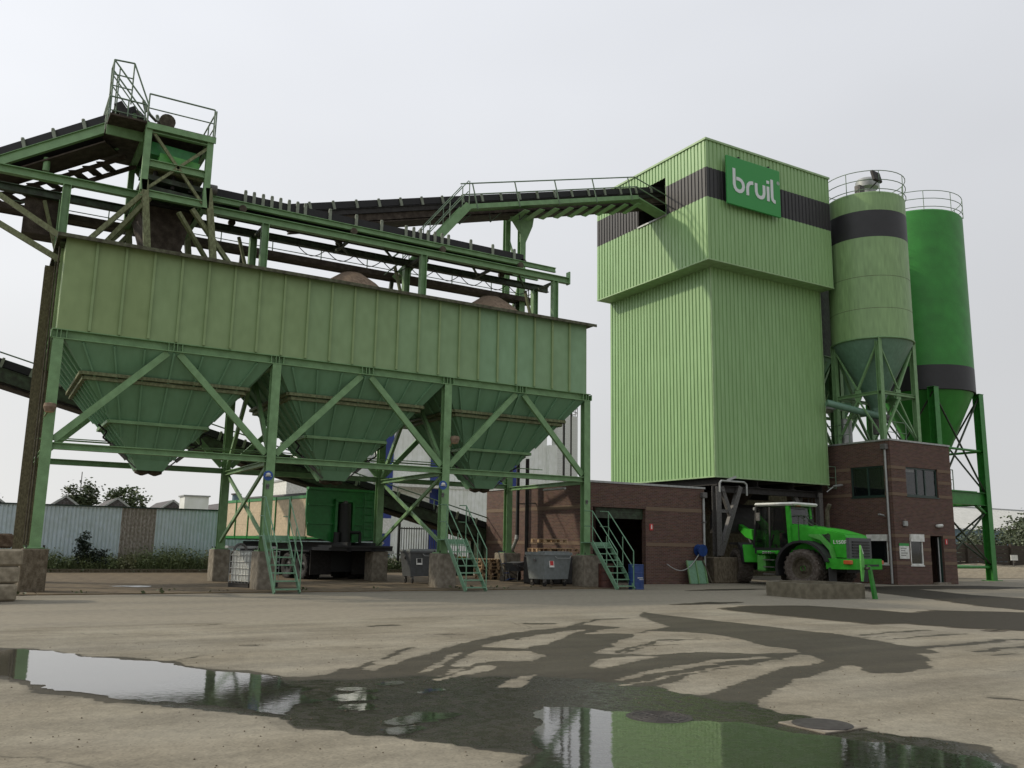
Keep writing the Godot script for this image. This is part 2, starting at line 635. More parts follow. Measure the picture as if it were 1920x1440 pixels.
func grow(p: PackedVector2Array, d: float) -> PackedVector2Array:
	var best := PackedVector2Array()
	for q in Geometry2D.offset_polygon(p, d):
		if q.size() > best.size(): best = q
	return best

# the part of the yard near the camera, 18 by 16 metres, has its own stain map
const GX := -2.0
const GZ := -17.0
const GW := 18.0
const GH := 16.0
const PX := 1536
const PY := 1365

func fill_poly(im: Image, p: PackedVector2Array, v: float) -> void:
	var q := PackedVector2Array()
	var lo := 1e9
	var hi := -1e9
	for a in p:
		var b := Vector2((a.x - GX) / GW * PX, (a.y - GZ) / GH * PY)
		q.append(b)
		lo = minf(lo, b.y)
		hi = maxf(hi, b.y)
	var n := q.size()
	for y in range(maxi(0, int(lo)), mini(PY, int(hi) + 2)):
		var cut := []
		var yy := y + 0.5
		for i in n:
			var a := q[i]
			var b := q[(i + 1) % n]
			if (a.y <= yy) != (b.y <= yy): cut.append(a.x + (yy - a.y) / (b.y - a.y) * (b.x - a.x))
		cut.sort()
		for i in range(0, cut.size() - 1, 2):
			im.fill_rect(Rect2i(int(cut[i]), y, maxi(1, int(cut[i + 1]) - int(cut[i])), 1), Color(v, v, v))

func soften(im: Image, k: int) -> Image:
	var o := im.duplicate()
	o.resize(PX / k, PY / k, Image.INTERPOLATE_BILINEAR)
	o.resize(PX, PY, Image.INTERPOLATE_CUBIC)
	return o

func plain_noise(w: int, h: int, freq: float, oct: int, sd: int) -> PackedByteArray:
	var f := FastNoiseLite.new()
	f.seed = sd
	f.frequency = freq
	f.noise_type = FastNoiseLite.TYPE_SIMPLEX_SMOOTH
	f.fractal_octaves = oct
	var im := f.get_image(w, h)
	im.convert(Image.FORMAT_L8)
	if w != PX or h != PY: im.resize(PX, PY, Image.INTERPOLATE_CUBIC)
	return im.get_data()

func stain_map(wet: PackedVector2Array, film: PackedVector2Array, dry: Array) -> void:
	var mask := Image.create(PX, PY, false, Image.FORMAT_L8)
	fill_poly(mask, wet, 1.0)
	for d in dry: fill_poly(mask, d, 0.0)
	# thin tyre arcs: width in metres, then points
	for l in [[0.12, 7.75, -12.95, 8.32, -13.36, 8.86, -13.52, 9.89, -14.27, 11.27, -15.29, 11.91, -15.22], [0.08, 7.43, -12.40, 8.11, -12.95, 9.19, -13.67], [0.22, 9.23, -14.93, 9.71, -14.64], [0.14, 13.68, -10.83, 14.73, -10.96, 15.98, -11.06], [0.12, 13.56, -10.10, 15.15, -10.27, 16.5, -10.30],
		[0.22, 12.82, -9.03, 14.13, -9.11, 15.54, -9.23, 16.3, -9.10], [0.16, 13.12, -8.30, 14.22, -8.46, 15.13, -8.42], [0.06, 12.80, -7.94, 13.81, -8.05], [0.1, 9.11, -5.63, 9.28, -5.51, 9.36, -5.33], [0.06, 7.72, -9.15, 8.67, -9.50, 9.59, -9.61], [0.1, 7.85, -10.33, 9.71, -11.51, 10.45, -11.31], [0.06, 7.34, -9.90, 8.98, -10.89, 9.63, -10.91],
		[0.05, 9.71, -11.25, 10.55, -11.55, 10.88, -11.14], [0.05, 13.35, -10.46, 14.08, -10.48], [0.1, 3.39, -16.53, 3.63, -16.56, 3.93, -16.68], [0.22, 6.19, -15.31, 6.52, -15.42, 6.84, -15.42], [0.09, 6.53, -13.74, 6.82, -13.63, 7.09, -13.39], [0.09, 3.39, -13.13, 3.49, -13.13, 3.60, -13.12], [0.04, 3.65, -12.96, 3.77, -12.94], [0.07, 4.73, -12.30, 4.99, -12.23, 5.24, -12.06],
		[0.05, 2.14, -11.81, 2.40, -11.99, 2.61, -12.10], [0.1, 4.01, -10.18, 4.65, -11.04, 5.65, -12.15], [0.05, 4.15, -9.92, 4.88, -10.79, 5.66, -11.47], [0.06, 4.54, -9.18, 5.28, -9.80, 5.94, -10.25]]:
		var pts := pv(l.slice(1))
		for poly in Geometry2D.offset_polyline(pts, l[0] * 0.5, Geometry2D.JOIN_ROUND, Geometry2D.END_ROUND): fill_poly(mask, roughened(poly, 0.08, 0.10), 0.82)
	var fm := Image.create(PX, PY, false, Image.FORMAT_L8)
	fill_poly(fm, film, 1.0)
	# cracks and patched joints
	var cr := Image.create(PX, PY, false, Image.FORMAT_L8)
	for l in [[8.6, -16.8, 9.0, -15.2, 8.8, -14.0, 9.3, -13.2], [12.5, -4.0, 11.6, -5.2, 11.9, -6.4, 11.2, -7.2], [-1.0, -8.2, 0.2, -7.6, 1.0, -6.2, 1.3, -4.9], [1.0, -16.0, 2.6, -15.1, 4.4, -15.3, 6.0, -14.4]]:
		for poly in Geometry2D.offset_polyline(roughened_line(pv(l)), 0.012, Geometry2D.JOIN_MITER, Geometry2D.END_BUTT): fill_poly(cr, poly, 1.0)
	var d_soft := soften(mask, 6).get_data()
	var d_wide := soften(mask, 20).get_data()
	var d_film := soften(fm, 16).get_data()
	var d_cr := soften(cr, 2).get_data()
	var grain := plain_noise(PX, PY, 0.45, 2, 71)
	var mid := plain_noise(PX, PY, 0.07, 3, 72)
	var low := plain_noise(PX / 4, PY / 4, 0.02, 4, 73)
	var smear := plain_noise(PX / 12, PY / 2, 0.035, 3, 74)
	var alb := PackedByteArray()
	var rgh := PackedByteArray()
	alb.resize(PX * PY * 3)
	rgh.resize(PX * PY)
	for i in PX * PY:
		var g := grain[i] / 255.0 - 0.5
		var m := mid[i] / 255.0 - 0.5
		var w := low[i] / 255.0 - 0.5
		var s := smear[i] / 255.0 - 0.5
		var k := 0.85 + 0.31 * g + 0.14 * m + 0.13 * w + 0.16 * s
		if g > 0.30 and m > 0.05: k *= 0.72
		k -= d_cr[i] / 255.0 * 0.20
		# damp with ragged, partly dried edges
		var a := d_soft[i] / 255.0 * 0.7 + d_wide[i] / 255.0 * 0.3
		var damp := smoothstep(0.34, 0.60, a + 0.30 * m + 0.20 * s + 0.10 * g)
		var halo := smoothstep(0.05, 0.5, d_wide[i] / 255.0) * (0.10 + 0.10 * w)
		var f := d_film[i] / 255.0
		var t := k * (1.0 - 0.47 * damp - halo * (1.0 - damp)) * (1.0 - 0.26 * f * damp)
		alb[i * 3] = clampi(int(t * 255.0), 0, 255)
		alb[i * 3 + 1] = clampi(int(t * (1.0 - 0.012 * damp + 0.02 * w) * 255.0), 0, 255)
		alb[i * 3 + 2] = clampi(int(t * (1.0 - 0.06 * damp + 0.05 * w) * 255.0), 0, 255)
		rgh[i] = clampi(int((lerpf(0.93, lerpf(0.72, 0.24 + 1.1 * maxf(0.0, m + 0.5 * g), f), damp)) * 255.0), 40, 255)
	M.near = StandardMaterial3D.new()
	M.near.albedo_color = M.ground.albedo_color
	M.near.vertex_color_use_as_albedo = true
	M.near.albedo_texture = tex_from(Image.create_from_data(PX, PY, false, Image.FORMAT_RGB8, alb))
	M.near.roughness = 1.0
	M.near.roughness_texture = tex_from(Image.create_from_data(PX, PY, false, Image.FORMAT_L8, rgh))
	M.near.roughness_texture_channel = BaseMaterial3D.TEXTURE_CHANNEL_RED
	M.near.metallic_specular = 0.35
	var nm := Image.create_from_data(PX, PY, false, Image.FORMAT_L8, grain)
	nm.bump_map_to_normal_map(1.5)
	M.near.normal_enabled = true
	M.near.normal_texture = tex_from(nm)
	M.near.normal_scale = 0.35
	M.near.cull_mode = BaseMaterial3D.CULL_DISABLED

func roughened_line(p: PackedVector2Array) -> PackedVector2Array:
	var o := PackedVector2Array()
	for i in p.size() - 1:
		for k in 14:
			var q := p[i].lerp(p[i + 1], k / 14.0)
			o.append(q + Vector2(noise.get_noise_2d(q.x * 14.0, q.y * 14.0), noise.get_noise_2d(q.x * 14.0 + 77.0, q.y * 14.0)) * 0.25)
	return o

func ground_cells(xs: Array, zs: Array, near: bool) -> void:
	for i in xs.size() - 1:
		for j in zs.size() - 1:
			var a := Vector2(xs[i], zs[j])
			var b := Vector2(xs[i + 1], zs[j + 1])
			var m := (a + b) / 2
			var inside := m.x > GX and m.x < GX + GW and m.y > GZ and m.y < GZ + GH
			if inside != near: continue
			for c in [[a.x, b.y], [b.x, a.y], [b.x, b.y], [a.x, b.y], [a.x, a.y], [b.x, a.y]]:
				S.set_normal(Vector3.UP)
				S.set_tangent(Plane(1, 0, 0, 1))
				S.set_color(tint(c[0], c[1]))
				S.set_uv(Vector2((c[0] - GX) / GW, (c[1] - GZ) / GH))
				S.add_vertex(V(c[0], 0, c[1]))

func ground() -> void:
	# the yard, finer near the camera, to the horizon
	var xs := [-1500.0, -600.0, -250.0, -120.0, -60.0, -30.0, -15.0]
	var zs := [-1500.0, -700.0, -300.0, -150.0, -100.0, -70.0, -55.0]
	for k in 128: xs.append(-8.0 + k * 0.4)
	for k in 196: zs.append(-46.0 + k * 0.25)
	xs.append_array([50.0, 60.0, 80.0, 120.0, 200.0, 400.0, 800.0, 1500.0])
	zs.append_array([6.0, 15.0, 40.0, 120.0, 500.0, 1500.0])
	begin()
	ground_cells(xs, zs, false)
	one("ground", "dry sandy grey asphalt yard with tyre smears", "ground", M.ground, "", "structure")
	# concrete slab under the bunker
	begin()
	for c in [[-9.0, 1.5, -43.4, -26.45], [1.53, 11.2, -43.4, -26.45], [11.23, 21.1, -43.4, -26.45]]:
		span(c[0], c[1], -0.2, 0.025, c[2], c[3])
	one("concrete_slab", "brownish concrete slab under the green bunker", "pavement", M.slab, "", "structure")
	# wet ground
	var wet := pv([0.0, -14.35, 0.43, -14.11, 0.83, -13.72, 1.14, -13.26, 1.37, -12.71, 1.79, -12.35, 2.21, -11.84, 2.3, -11.34, 2.48, -10.89, 2.86, -10.6, 3.08, -10.09, 3.26, -9.9, 3.57, -9.99, 3.87, -10.29, 4.14, -10.29, 4.6, -10.49, 5.18, -11.12, 5.74, -11.54, 6.54, -12.34, 8.01, -13.38,
		10.2, -14.35, 10.5, -13.6, 9.0, -12.8, 9.97, -12.59, 11.5, -13.39, 11.91, -14.19])
	wet.append_array(pv([12.66, -15.71, 13.52, -16.67, 13.37, -15.48, 13.48, -13.64, 13.44, -11.82, 13.49, -11.26, 13.27, -10.35, 12.9, -9.31, 12.86, -9.01, 12.48, -8.42, 12.04, -8.53, 11.7, -8.06, 11.29, -7.92, 10.9, -7.5, 10.05, -7.28, 9.57, -7.42, 9.62, -7.65, 9.94, -7.78, 9.98, -8.1, 9.37, -7.89]))
	wet.append_array(pv([8.14, -7.35, 7.22, -6.86, 6.62, -6.45, 6.43, -6.0, 6.58, -5.86, 6.62, -5.57, 6.53, -5.16, 6.61, -4.78, 6.92, -4.3, 6.71, -4.15, 6.37, -3.82, 6.22, -3.54, 4.76, -2.5, 2.3, -3.6, 3.04, -4.86, 3.4, -5.44, 3.52, -5.64, 3.43, -5.7]))
	wet.append_array(pv([3.32, -5.79, 3.21, -6.18, 2.93, -6.63, 2.66, -6.76, 2.61, -7.0, 2.37, -7.18, 2.41, -7.58, 2.28, -7.84, 2.02, -8.16, 1.74, -8.51, 1.37, -8.9, 1.13, -9.32, 0.95, -9.54, 0.66, -9.87, 0.57, -10.45, 0.37, -10.97, 0.0, -11.3, -1.5, -12.2, -1.6, -14.2]))
	wet = roughened(wet, 0.07, 0.09)
	var dry := []
	for a in [[6.69, -9.32, 6.96, -9.62, 7.26, -9.85, 7.83, -10.01, 8.28, -9.82, 7.67, -9.52, 6.68, -9.06],
		[6.48, -7.74, 7.57, -8.3, 8.83, -8.67, 10.25, -9.13, 10.41, -9.03, 10.06, -8.51, 9.78, -8.36, 8.76, -8.16, 7.5, -7.53, 6.48, -7.07, 6.38, -7.24],
		[7.6, -10.43, 8.6, -11.32, 10.06, -12.56, 10.58, -12.83, 11.22, -12.27, 11.08, -10.98, 10.65, -10.22, 10.75, -9.67, 10.54, -9.39, 9.69, -9.5, 9.11, -9.98, 8.15, -10.01],
		[6.35, -8.37, 7.46, -8.85, 8.67, -9.19, 9.64, -9.25, 9.57, -9.09, 8.53, -8.95, 7.43, -8.61, 6.32, -8.23],
		[6.13, -7.94, 7.19, -8.34, 8.41, -8.72, 8.77, -8.7, 7.65, -8.39, 6.86, -8.14, 6.27, -7.88],
		[4.07, -10.33, 4.65, -11.04, 5.3, -11.55, 5.4, -11.6, 4.7, -10.72, 4.1, -9.94],
		[4.53, -9.64, 4.91, -10.09, 5.77, -11.19, 6.02, -11.32, 5.26, -10.34, 4.64, -9.66],
		[4.47, -9.14, 5.02, -9.79, 5.33, -9.91, 5.76, -9.94, 5.48, -9.64, 5.01, -9.31, 4.52, -9.08],
		[5.12, -10.0, 5.9, -10.97, 6.29, -11.38, 6.9, -11.0, 6.8, -10.44, 6.33, -10.03, 5.85, -10.29, 5.3, -9.92],
		[4.86, -8.35, 5.14, -8.69, 5.52, -8.97, 5.77, -9.09, 5.33, -8.5, 5.09, -8.21],
		[6.5, -11.75, 7.0, -12.2, 7.7, -12.7, 9.2, -13.4, 9.8, -13.5, 9.0, -13.0, 8.0, -12.0, 6.98, -11.3]]:
		dry.append(roughened(pv(a), 0.08, 0.09))
	var film := pv([2.2, -10.6, 3.3, -9.6, 4.6, -9.4, 6.0, -8.6, 6.4, -7.6, 6.6, -6.2, 6.9, -4.6, 6.2, -3.6, 2.4, -3.4, 3.5, -5.7, 2.6, -6.9, 1.3, -9.0])
	stain_map(wet, film, dry)
	begin()
	ground_cells(xs, zs, true)
	one("yard_ground", "grey asphalt near the camera with a broad dark damp patch and tyre arcs", "ground", M.near, "", "structure")
	var far := []
	for a in [[16.28, -17.02, 17.87, -17.48, 19.5, -17.12, 19.81, -15.65, 19.93, -14.19, 21.61, -14.6, 23.5, -13.2, 21.44, -11.22, 18.14, -9.51, 17.77, -10.22, 17.53, -10.61, 17.05, -11.08, 16.96, -12.21, 16.06, -12.4, 16.06, -14.0, 16.06, -16.2], [33.23, -25.78, 33.59, -23.84, 31.16, -19.96, 30.74, -17.58, 31.38, -16.36, 25.35, -13.24, 24.35, -13.96, 24.76, -15.24, 26.55, -17.92, 27.74, -19.91, 29.01, -22.28], [31.0, -25.5, 36.0, -25.8, 40.5, -25.2, 41.5, -23.4, 37.0, -22.6, 33.0, -23.6]]: far.append(roughened(pv(a), 0.12, 0.16))
	for a in [[16.6, -9.0, 18.0, -9.3, 19.4, -9.2, 18.2, -9.0], [17.0, -10.4, 18.6, -10.5, 20.0, -10.6, 18.4, -10.7], [22.0, -24.6, 24.0, -25.2, 26.5, -25.0, 24.2, -24.6], [16.2, -18.6, 17.5, -19.0, 18.8, -18.8, 17.4, -18.5]]: far.append(roughened(pv(a), 0.1, 0.2))
	begin()
	for k in far.size(): sheet(grow(far[k], 0.14), 0.004 + 0.0002 * k)
	one("damp_edge", "half dried rims round the damp asphalt beside the office", "ground", M.halfdamp, "", "structure")
	begin()
	for k in far.size(): sheet(far[k], 0.0075 + 0.0002 * k)
	one("damp_patch", "dark damp asphalt beside the office and the basin", "ground", M.damp, "", "structure")
	begin()
	sheet(roughened(pv([19.0, -33.0, 20.2, -33.4, 20.8, -31.5, 19.8, -31.0, 18.9, -31.6]), 0.15, 0.16), 0.034)
	one("damp_patch", "small dark oily wet patch on the slab behind the grey container", "ground", M.damp, "", "structure")
	# standing water
	begin()
	sheet(roughened(pv([0.0, -13.3, 0.42, -13.65, 0.7, -13.73, 1.13, -13.05, 1.35, -12.48, 1.75, -12.03, 2.16, -11.54, 2.26, -11.11, 2.43, -10.63, 2.79, -10.33, 3.01, -9.86, 2.95, -9.4, 3.1, -9.0, 2.8, -8.75, 2.95, -8.3, 2.6, -8.2, 2.46, -7.75, 2.32, -7.99, 2.06, -8.32, 1.77, -8.69, 1.39, -9.05, 1.15, -9.51, 0.97, -9.73, 0.69, -10.12, 0.58, -10.68, 0.37, -11.18, 0.0, -11.5, -1.3, -12.3, -1.4, -13.9]), 0.06, 0.12), 0.012)
	one("puddle", "left pool of the shallow puddle, reflecting bright sky", "water", M.water, "", "structure")
	begin()
	sheet(roughened(pv([4.33, -6.93, 4.65, -7.14, 4.88, -6.95, 5.08, -6.69, 5.23, -6.5, 5.39, -6.09, 5.73, -5.71, 5.9, -5.23, 6.07, -4.86, 6.37, -4.47, 6.38, -4.18, 6.25, -3.8, 5.88, -3.42, 4.73, -2.6, 2.5, -3.7, 3.07, -4.85, 3.32, -5.31, 3.55, -5.5, 3.8, -5.95, 4.0, -6.3, 4.15, -6.5]), 0.06, 0.12), 0.012)
	one("puddle", "right pool of the shallow puddle, reflecting the green tower", "water", M.water, "", "structure")
	begin()
	for k in 26:
		var c := Vector2(rng.randf_range(2.9, 4.4), rng.randf_range(-9.2, -6.6))
		if absf((c.y + 8.0) - (3.5 - c.x) * 0.9) > 1.0: continue
		var bl := PackedVector2Array()
		var rr := rng.randf_range(0.05, 0.16)
		for i in 10: bl.append(c + Vector2(cos(i * TAU / 10) * rr * 1.5, sin(i * TAU / 10) * rr))
		sheet(roughened(bl, 0.05, 0.08), 0.0115 + k * 0.00002)
	one("puddle", "shallow film of small pools between the two larger ones", "water", M.water, "", "stuff")
	# spilled white liquid on the slab
	begin()
	sheet(roughened(pv([3.7, -30.6, 4.1, -30.75, 4.6, -30.9, 4.9, -30.5, 4.75, -30.0, 4.4, -29.8, 4.2, -30.2]), 0.06, 0.1), 0.030)
	one("white_spill", "small white spill on the concrete slab under the first hopper", "spill", M.milk)
	# kerb and verge behind
	begin()
	span(-12, 11.6, 0, 0.16, -43.75, -43.45)
	span(11.65, 21.0, 0, 0.16, -43.75, -43.45)
	one("kerb", "low concrete kerb along the back of the slab", "kerb", M.conc_old, "", "structure")
	begin()
	span(-40, 21.0, -0.2, 0.06, -49.0, -43.75)
	one("verge_soil", "strip of earth in front of the corrugated wall", "ground", M.soil, "", "structure")
	begin()
	for i in 40:
		for j in 12:
			var q := []
			for c in [[0, 0], [1, 0], [1, 1], [0, 1]]:
				var xx: float = 43.0 + (i + c[0]) * 1.6
				var zz: float = -32.5 - (j + c[1]) * 2.0
				var e: float = smoothstep(0.0, 3.0, float(j + c[1])) * smoothstep(0.0, 2.0, float(i + c[0]))
				q.append(V(xx, 0.02 + e * (0.35 + 0.55 * (noise.get_noise_2d(xx * 1.5, zz * 1.5) + 0.3)), zz))
			quad(q[0], q[1], q[2], q[3])
	one("sand_ground", "pale sandy ground with low heaps beyond the office", "ground", M.sandy, "", "structure")
	# gravel scattered over the yard
	begin()
	for i in 900:
		var p := V(rng.randf_range(-1.5, 9.5), 0, rng.randf_range(-14, -3.2))
		var s := rng.randf_range(0.002, 0.007)
		cbox(p + V(0, s * 0.6, 0), V(s * 2, s * 1.4, s * 1.6), s * 0.3, Basis(Vector3.UP, rng.randf() * 6.0))
	one("gravel", "loose grit scattered over the yard near the puddle", "gravel", M.conc_old, "", "stuff")
	# drain covers
	thing("manhole_cover", "round cast iron drain cover lying in the puddle", "manhole cover", V(5.28, 0, -6.3))
	lathe(org, [Vector2(0.29, 0), Vector2(0.29, 0.013), Vector2(0.26, 0.015), Vector2(0.0, 0.015)], 28)
	P("lid", M.iron)
	for k in 4: ring(org + V(0, 0.014, 0), 0.06 + k * 0.06, 0.007, 24)
	P("rib_rings", M.iron)
	for k in 8:
		tube(org + V(0, 0.014, 0), org + V(cos(k * TAU / 8) * 0.26, 0.014, sin(k * TAU / 8) * 0.26), 0.006, 5)
		P("spoke", M.iron)
	thing("manhole", "round damp manhole cover in a pale square concrete frame", "manhole cover", V(6.32, 0, -5.42))
	cbox(org + V(0, 0.005, 0), V(0.52, 0.016, 0.50), 0.004)
	P("frame", M.conc)
	lathe(org, [Vector2(0.25, 0), Vector2(0.25, 0.017), Vector2(0.235, 0.021), Vector2(0.0, 0.021)], 28)
	P("lid", M.iron)

# ---------------------------------------------------------------- bunker
func bunker() -> void:
	var b := thing("aggregate_bunker", "long green steel aggregate bunker on columns with three hoppers", "bunker", V(10.7, 0, -31))
	var tones := []
	for k in 6:
		var t := k / 5.0
		tones.append(mt(lin(lerpf(0.252, 0.225, t), lerpf(0.345, 0.378, t), lerpf(0.15, 0.215, t)), 0.55, T.soft, 6.0))
	for k in 23:
		span(1.38 + 0.808 * k, 1.38 + 0.808 * (k + 1), 7.40, 10.15, -28.03, -28.0)
		P("wall_panel", tones[clampi(int(k / 23.0 * 6.0 + rng.randf_range(-0.6, 0.6)), 0, 5)])
	span(1.38, 19.96, 7.40, 10.15, -34.0, -33.97)
	P("rear_wall", M.bin)
	span(1.35, 1.38, 7.40, 10.15, -34.0, -28.0)
	P("end_wall", M.bin)
	span(19.96, 19.99, 7.40, 10.15, -34.0, -28.0)
	P("end_wall", M.bin)
	for i in 22:
		var x := 1.38 + 0.808 * (i + 1)
		span(x - 0.035, x + 0.035, 7.42, 10.12, -28.0, -27.93)
		P("rib", M.bin)
	for i in 6:
		var z := -28.9 - i * 0.85
		span(1.28, 1.35, 7.42, 10.12, z - 0.035, z + 0.035)
		P("rib", M.bin)
	# rim flange round the top
	for r in [[1.1, 20.3, 10.15, 10.19, -28.0, -27.72], [1.1, 20.3, 10.15, 10.19, -34.28, -34.0], [1.1, 1.38, 10.15, 10.19, -34.0, -28.0], [19.96, 20.3, 10.15, 10.19, -34.0, -28.0], [1.1, 20.3, 10.08, 10.15, -27.745, -27.72], [1.1, 1.12, 10.08, 10.15, -34.2, -27.75]]:
		span(r[0], r[1], r[2], r[3], r[4], r[5])
		P("rim", M.rim)
	# ring beam
	for z in [-28.12, -34.0]:
		ibeam(V(1.25, 7.26, z), V(20.19, 7.26, z), 0.28, 0.28)
		P("ring_beam", M.steel)
	for x in [1.4, 20.04]:
		ibeam(V(x, 7.26, -28.16), V(x, 7.26, -33.84), 0.30, 0.28)
		P("ring_beam", M.steel)
	for x in [7.76, 13.95]:
		ibeam(V(x, 7.2, -28.2), V(x, 7.2, -33.8), 0.3, 0.3)
		P("cross_beam", M.steel)
	for cx in [1.42, 4.62, 7.76, 10.86, 13.95, 17.0, 20.04]:
		for dx in [-0.2, -0.05, 0.05, 0.2]:
			span(cx + dx - 0.01, cx + dx + 0.01, 7.15, 7.37, -28.24, -27.985)
			P("stiffener", M.steel)
	# columns, lower beams and braces
	var cols := [1.42, 7.76, 13.95, 20.04]
	for x in cols:
		for z in [-28.13, -34.0]:
			ibeam(V(x, 1.2, z), V(x, 7.12, z), 0.28, 0.27, V(0, 0, 1), 0.025)
			box(V(x, 4.15, z), V(0.27, 0.02, 0.25))
			P("column", M.post_old if x < 2 and z < -30 else M.steel)
			cbox(V(x, 1.19, z), V(0.5, 0.04, 0.5), 0.01)
			P("base_plate", M.steel)
	ibeam(V(1.10, 0.2, -31.0), V(1.10, 10.0, -31.0), 0.28, 0.26, V(0, 0, 1), 0.025)
	P("column", M.post_old)
	for i in 3:
		for z in [-28.13, -34.0]:
			ibeam(V(cols[i] + 0.14, 4.04, z), V(cols[i + 1] - 0.14, 4.04, z), 0.2, 0.19)
			P("lower_beam", M.steel)
			var m: float = (cols[i] + cols[i + 1]) / 2
			for s in [-1.0, 1.0]:
				bar(V(m + s * 0.17, 7.08, z), V(m + s * (m - cols[i] - 0.16), 4.22, z), 0.12, 0.2)
				P("diagonal_brace", M.steel)
	for x in cols:
		ibeam(V(x, 3.95, -28.2), V(x, 3.95, -33.8), 0.16, 0.16)
		P("cross_tie", M.steel)
	for x in [7.76, 13.95]:
		bar(V(x - 0.06, 3.85, -28.2), V(x - 0.06, 1.45, -33.8), 0.08, 0.12)
		P("cross_brace", M.steel)
		bar(V(x + 0.06, 1.45, -28.2), V(x + 0.06, 3.85, -33.8), 0.08, 0.12)
		P("cross_brace", M.steel)
		for s in [-1.0, 1.0]:
			bar(V(x, 7.05, -31 + s * 0.2), V(x, 4.1, -31 + s * 2.8), 0.12, 0.16)
			P("diagonal_brace", M.steel)
	# hoppers
	for cx in [4.6, 10.81, 16.94]:
		var at := func(y: float, sx: float, sz: float, off := 0.0) -> Vector3: return V(cx + sx * (3.02 - 0.78 * (7.12 - y) + off), y, -31 + sz * (3.02 - 0.78 * (7.12 - y) + off) * 0.97)
		for k in 4:
			var c0: Vector2 = [Vector2(-1, 1), Vector2(1, 1), Vector2(1, -1), Vector2(-1, -1)][k]
			var c1: Vector2 = [Vector2(1, 1), Vector2(1, -1), Vector2(-1, -1), Vector2(-1, 1)][k]
			quad(at.call(3.98, c0.x, c0.y), at.call(3.98, c1.x, c1.y), at.call(7.12, c1.x, c1.y), at.call(7.12, c0.x, c0.y))
			quad(V(cx + c0.x * 0.40, 3.66, -31 + c0.y * 0.40), V(cx + c1.x * 0.40, 3.66, -31 + c1.y * 0.40), at.call(3.98, c1.x, c1.y), at.call(3.98, c0.x, c0.y))
		var h := P("hopper", M.hop)
		for k in 4:
			var c0: Vector2 = [Vector2(-1, 1), Vector2(1, 1), Vector2(1, -1), Vector2(-1, -1)][k]
			var c1: Vector2 = [Vector2(1, 1), Vector2(1, -1), Vector2(-1, -1), Vector2(-1, 1)][k]
			var nn := V((c0.x + c1.x) * 0.5, -0.8, (c0.y + c1.y) * 0.5).normalized()
			for i in 7:
				var u := (i + 0.5) / 7.0
				var x0: float = lerpf(-2.95, 2.95, u)
				# ribs run down the slope until the corner cuts them off
				var yb: float = maxf(4.05, 7.12 - (3.02 - absf(x0)) / 0.78)
				var e0: Vector3 = (V(cx + x0, 0, -31) if k % 2 == 0 else V(cx, 0, -31 + x0 * 0.97))
				var dir := V((c0.x + c1.x) * 0.5, 0, (c0.y + c1.y) * 0.5)
				var f0 := 0.97 if k % 2 == 0 else 1.0
				var top := e0 + dir * (3.02 * f0) + V(0, 7.10, 0)
				var xb := x0 * (0.55 if yb < 4.3 else 0.93)
				if yb < 4.3: yb = 4.05
				var lower: float = 3.02 - 0.78 * (7.12 - yb)
				xb = clampf(x0 * 0.62, -lower * 0.98, lower * 0.98) if absf(x0) > 0.4 else x0 * 0.7
				yb = maxf(4.05, 7.12 - (3.02 - absf(xb) - 0.03) / 0.78)
				lower = 3.02 - 0.78 * (7.12 - yb)
				var eb: Vector3 = (V(cx + xb, 0, -31) if k % 2 == 0 else V(cx, 0, -31 + xb * 0.97))
				bar(top + nn * 0.03, eb + dir * (lower * f0) + V(0, yb, 0) + nn * 0.03, 0.05, 0.07, nn)
				P("rib", M.hop, h)
		for y in [6.30, 5.04]:
			for k in 4:
				var c0: Vector2 = [Vector2(-1, 1), Vector2(1, 1), Vector2(1, -1), Vector2(-1, -1)][k]
				var c1: Vector2 = [Vector2(1, 1), Vector2(1, -1), Vector2(-1, -1), Vector2(-1, 1)][k]
				bar(at.call(y, c0.x, c0.y, 0.06), at.call(y, c1.x, c1.y, 0.06), 0.14, 0.10)
				if y > 6: bar(at.call(y - 0.13, c0.x, c0.y, 0.07), at.call(y - 0.13, c1.x, c1.y, 0.07), 0.12, 0.10)
			P("ring_flange", M.steel_old if y > 6 else M.steel, h)
		for s in [-1.0, 1.0]:
			lathe(V(cx + s * 0.2, 3.68, -31), [Vector2(0.04, -0.16), Vector2(0.22, -0.09), Vector2(0.24, 0.02)], 12)
			P("clamshell_gate", M.rust, h)
			tube(V(cx + s * 0.75, 4.0, -30.6), V(cx + s * 1.25, 4.45, -30.6), 0.06, 8)
			tube(V(cx + s * 0.45, 3.72, -30.6), V(cx + s * 0.75, 4.0, -30.6), 0.025, 6)
			P("actuator", M.grey, h)
			path([V(cx + s * 1.25, 4.45, -30.6), V(cx + s * 1.5, 4.62, -30.5), V(cx + s * 1.42, 4.8, -30.4), V(cx + s * 1.7, 5.0, -30.3)], 0.03)
			P("hose", M.black, h)
	# thin service pipe and cables
	tube(V(1.4, 4.75, -33.6), V(19.9, 4.75, -33.6), 0.03, 6)
	P("service_pipe", M.steel)
	tube(V(1.4, 4.55, -31.0), V(19.9, 4.6, -31.0), 0.02, 6)
	P("service_pipe", M.steel)
	tube(V(1.22, 1.3, -28.6), V(1.22, 10.0, -28.6), 0.03, 6)
	P("cable", M.rust)
	tube(V(1.18, 1.3, -29.3), V(1.18, 10.3, -29.3), 0.02, 6)
	P("cable", M.rust)
	# piers
	var which := ["leftmost", "second", "third", "rightmost"]
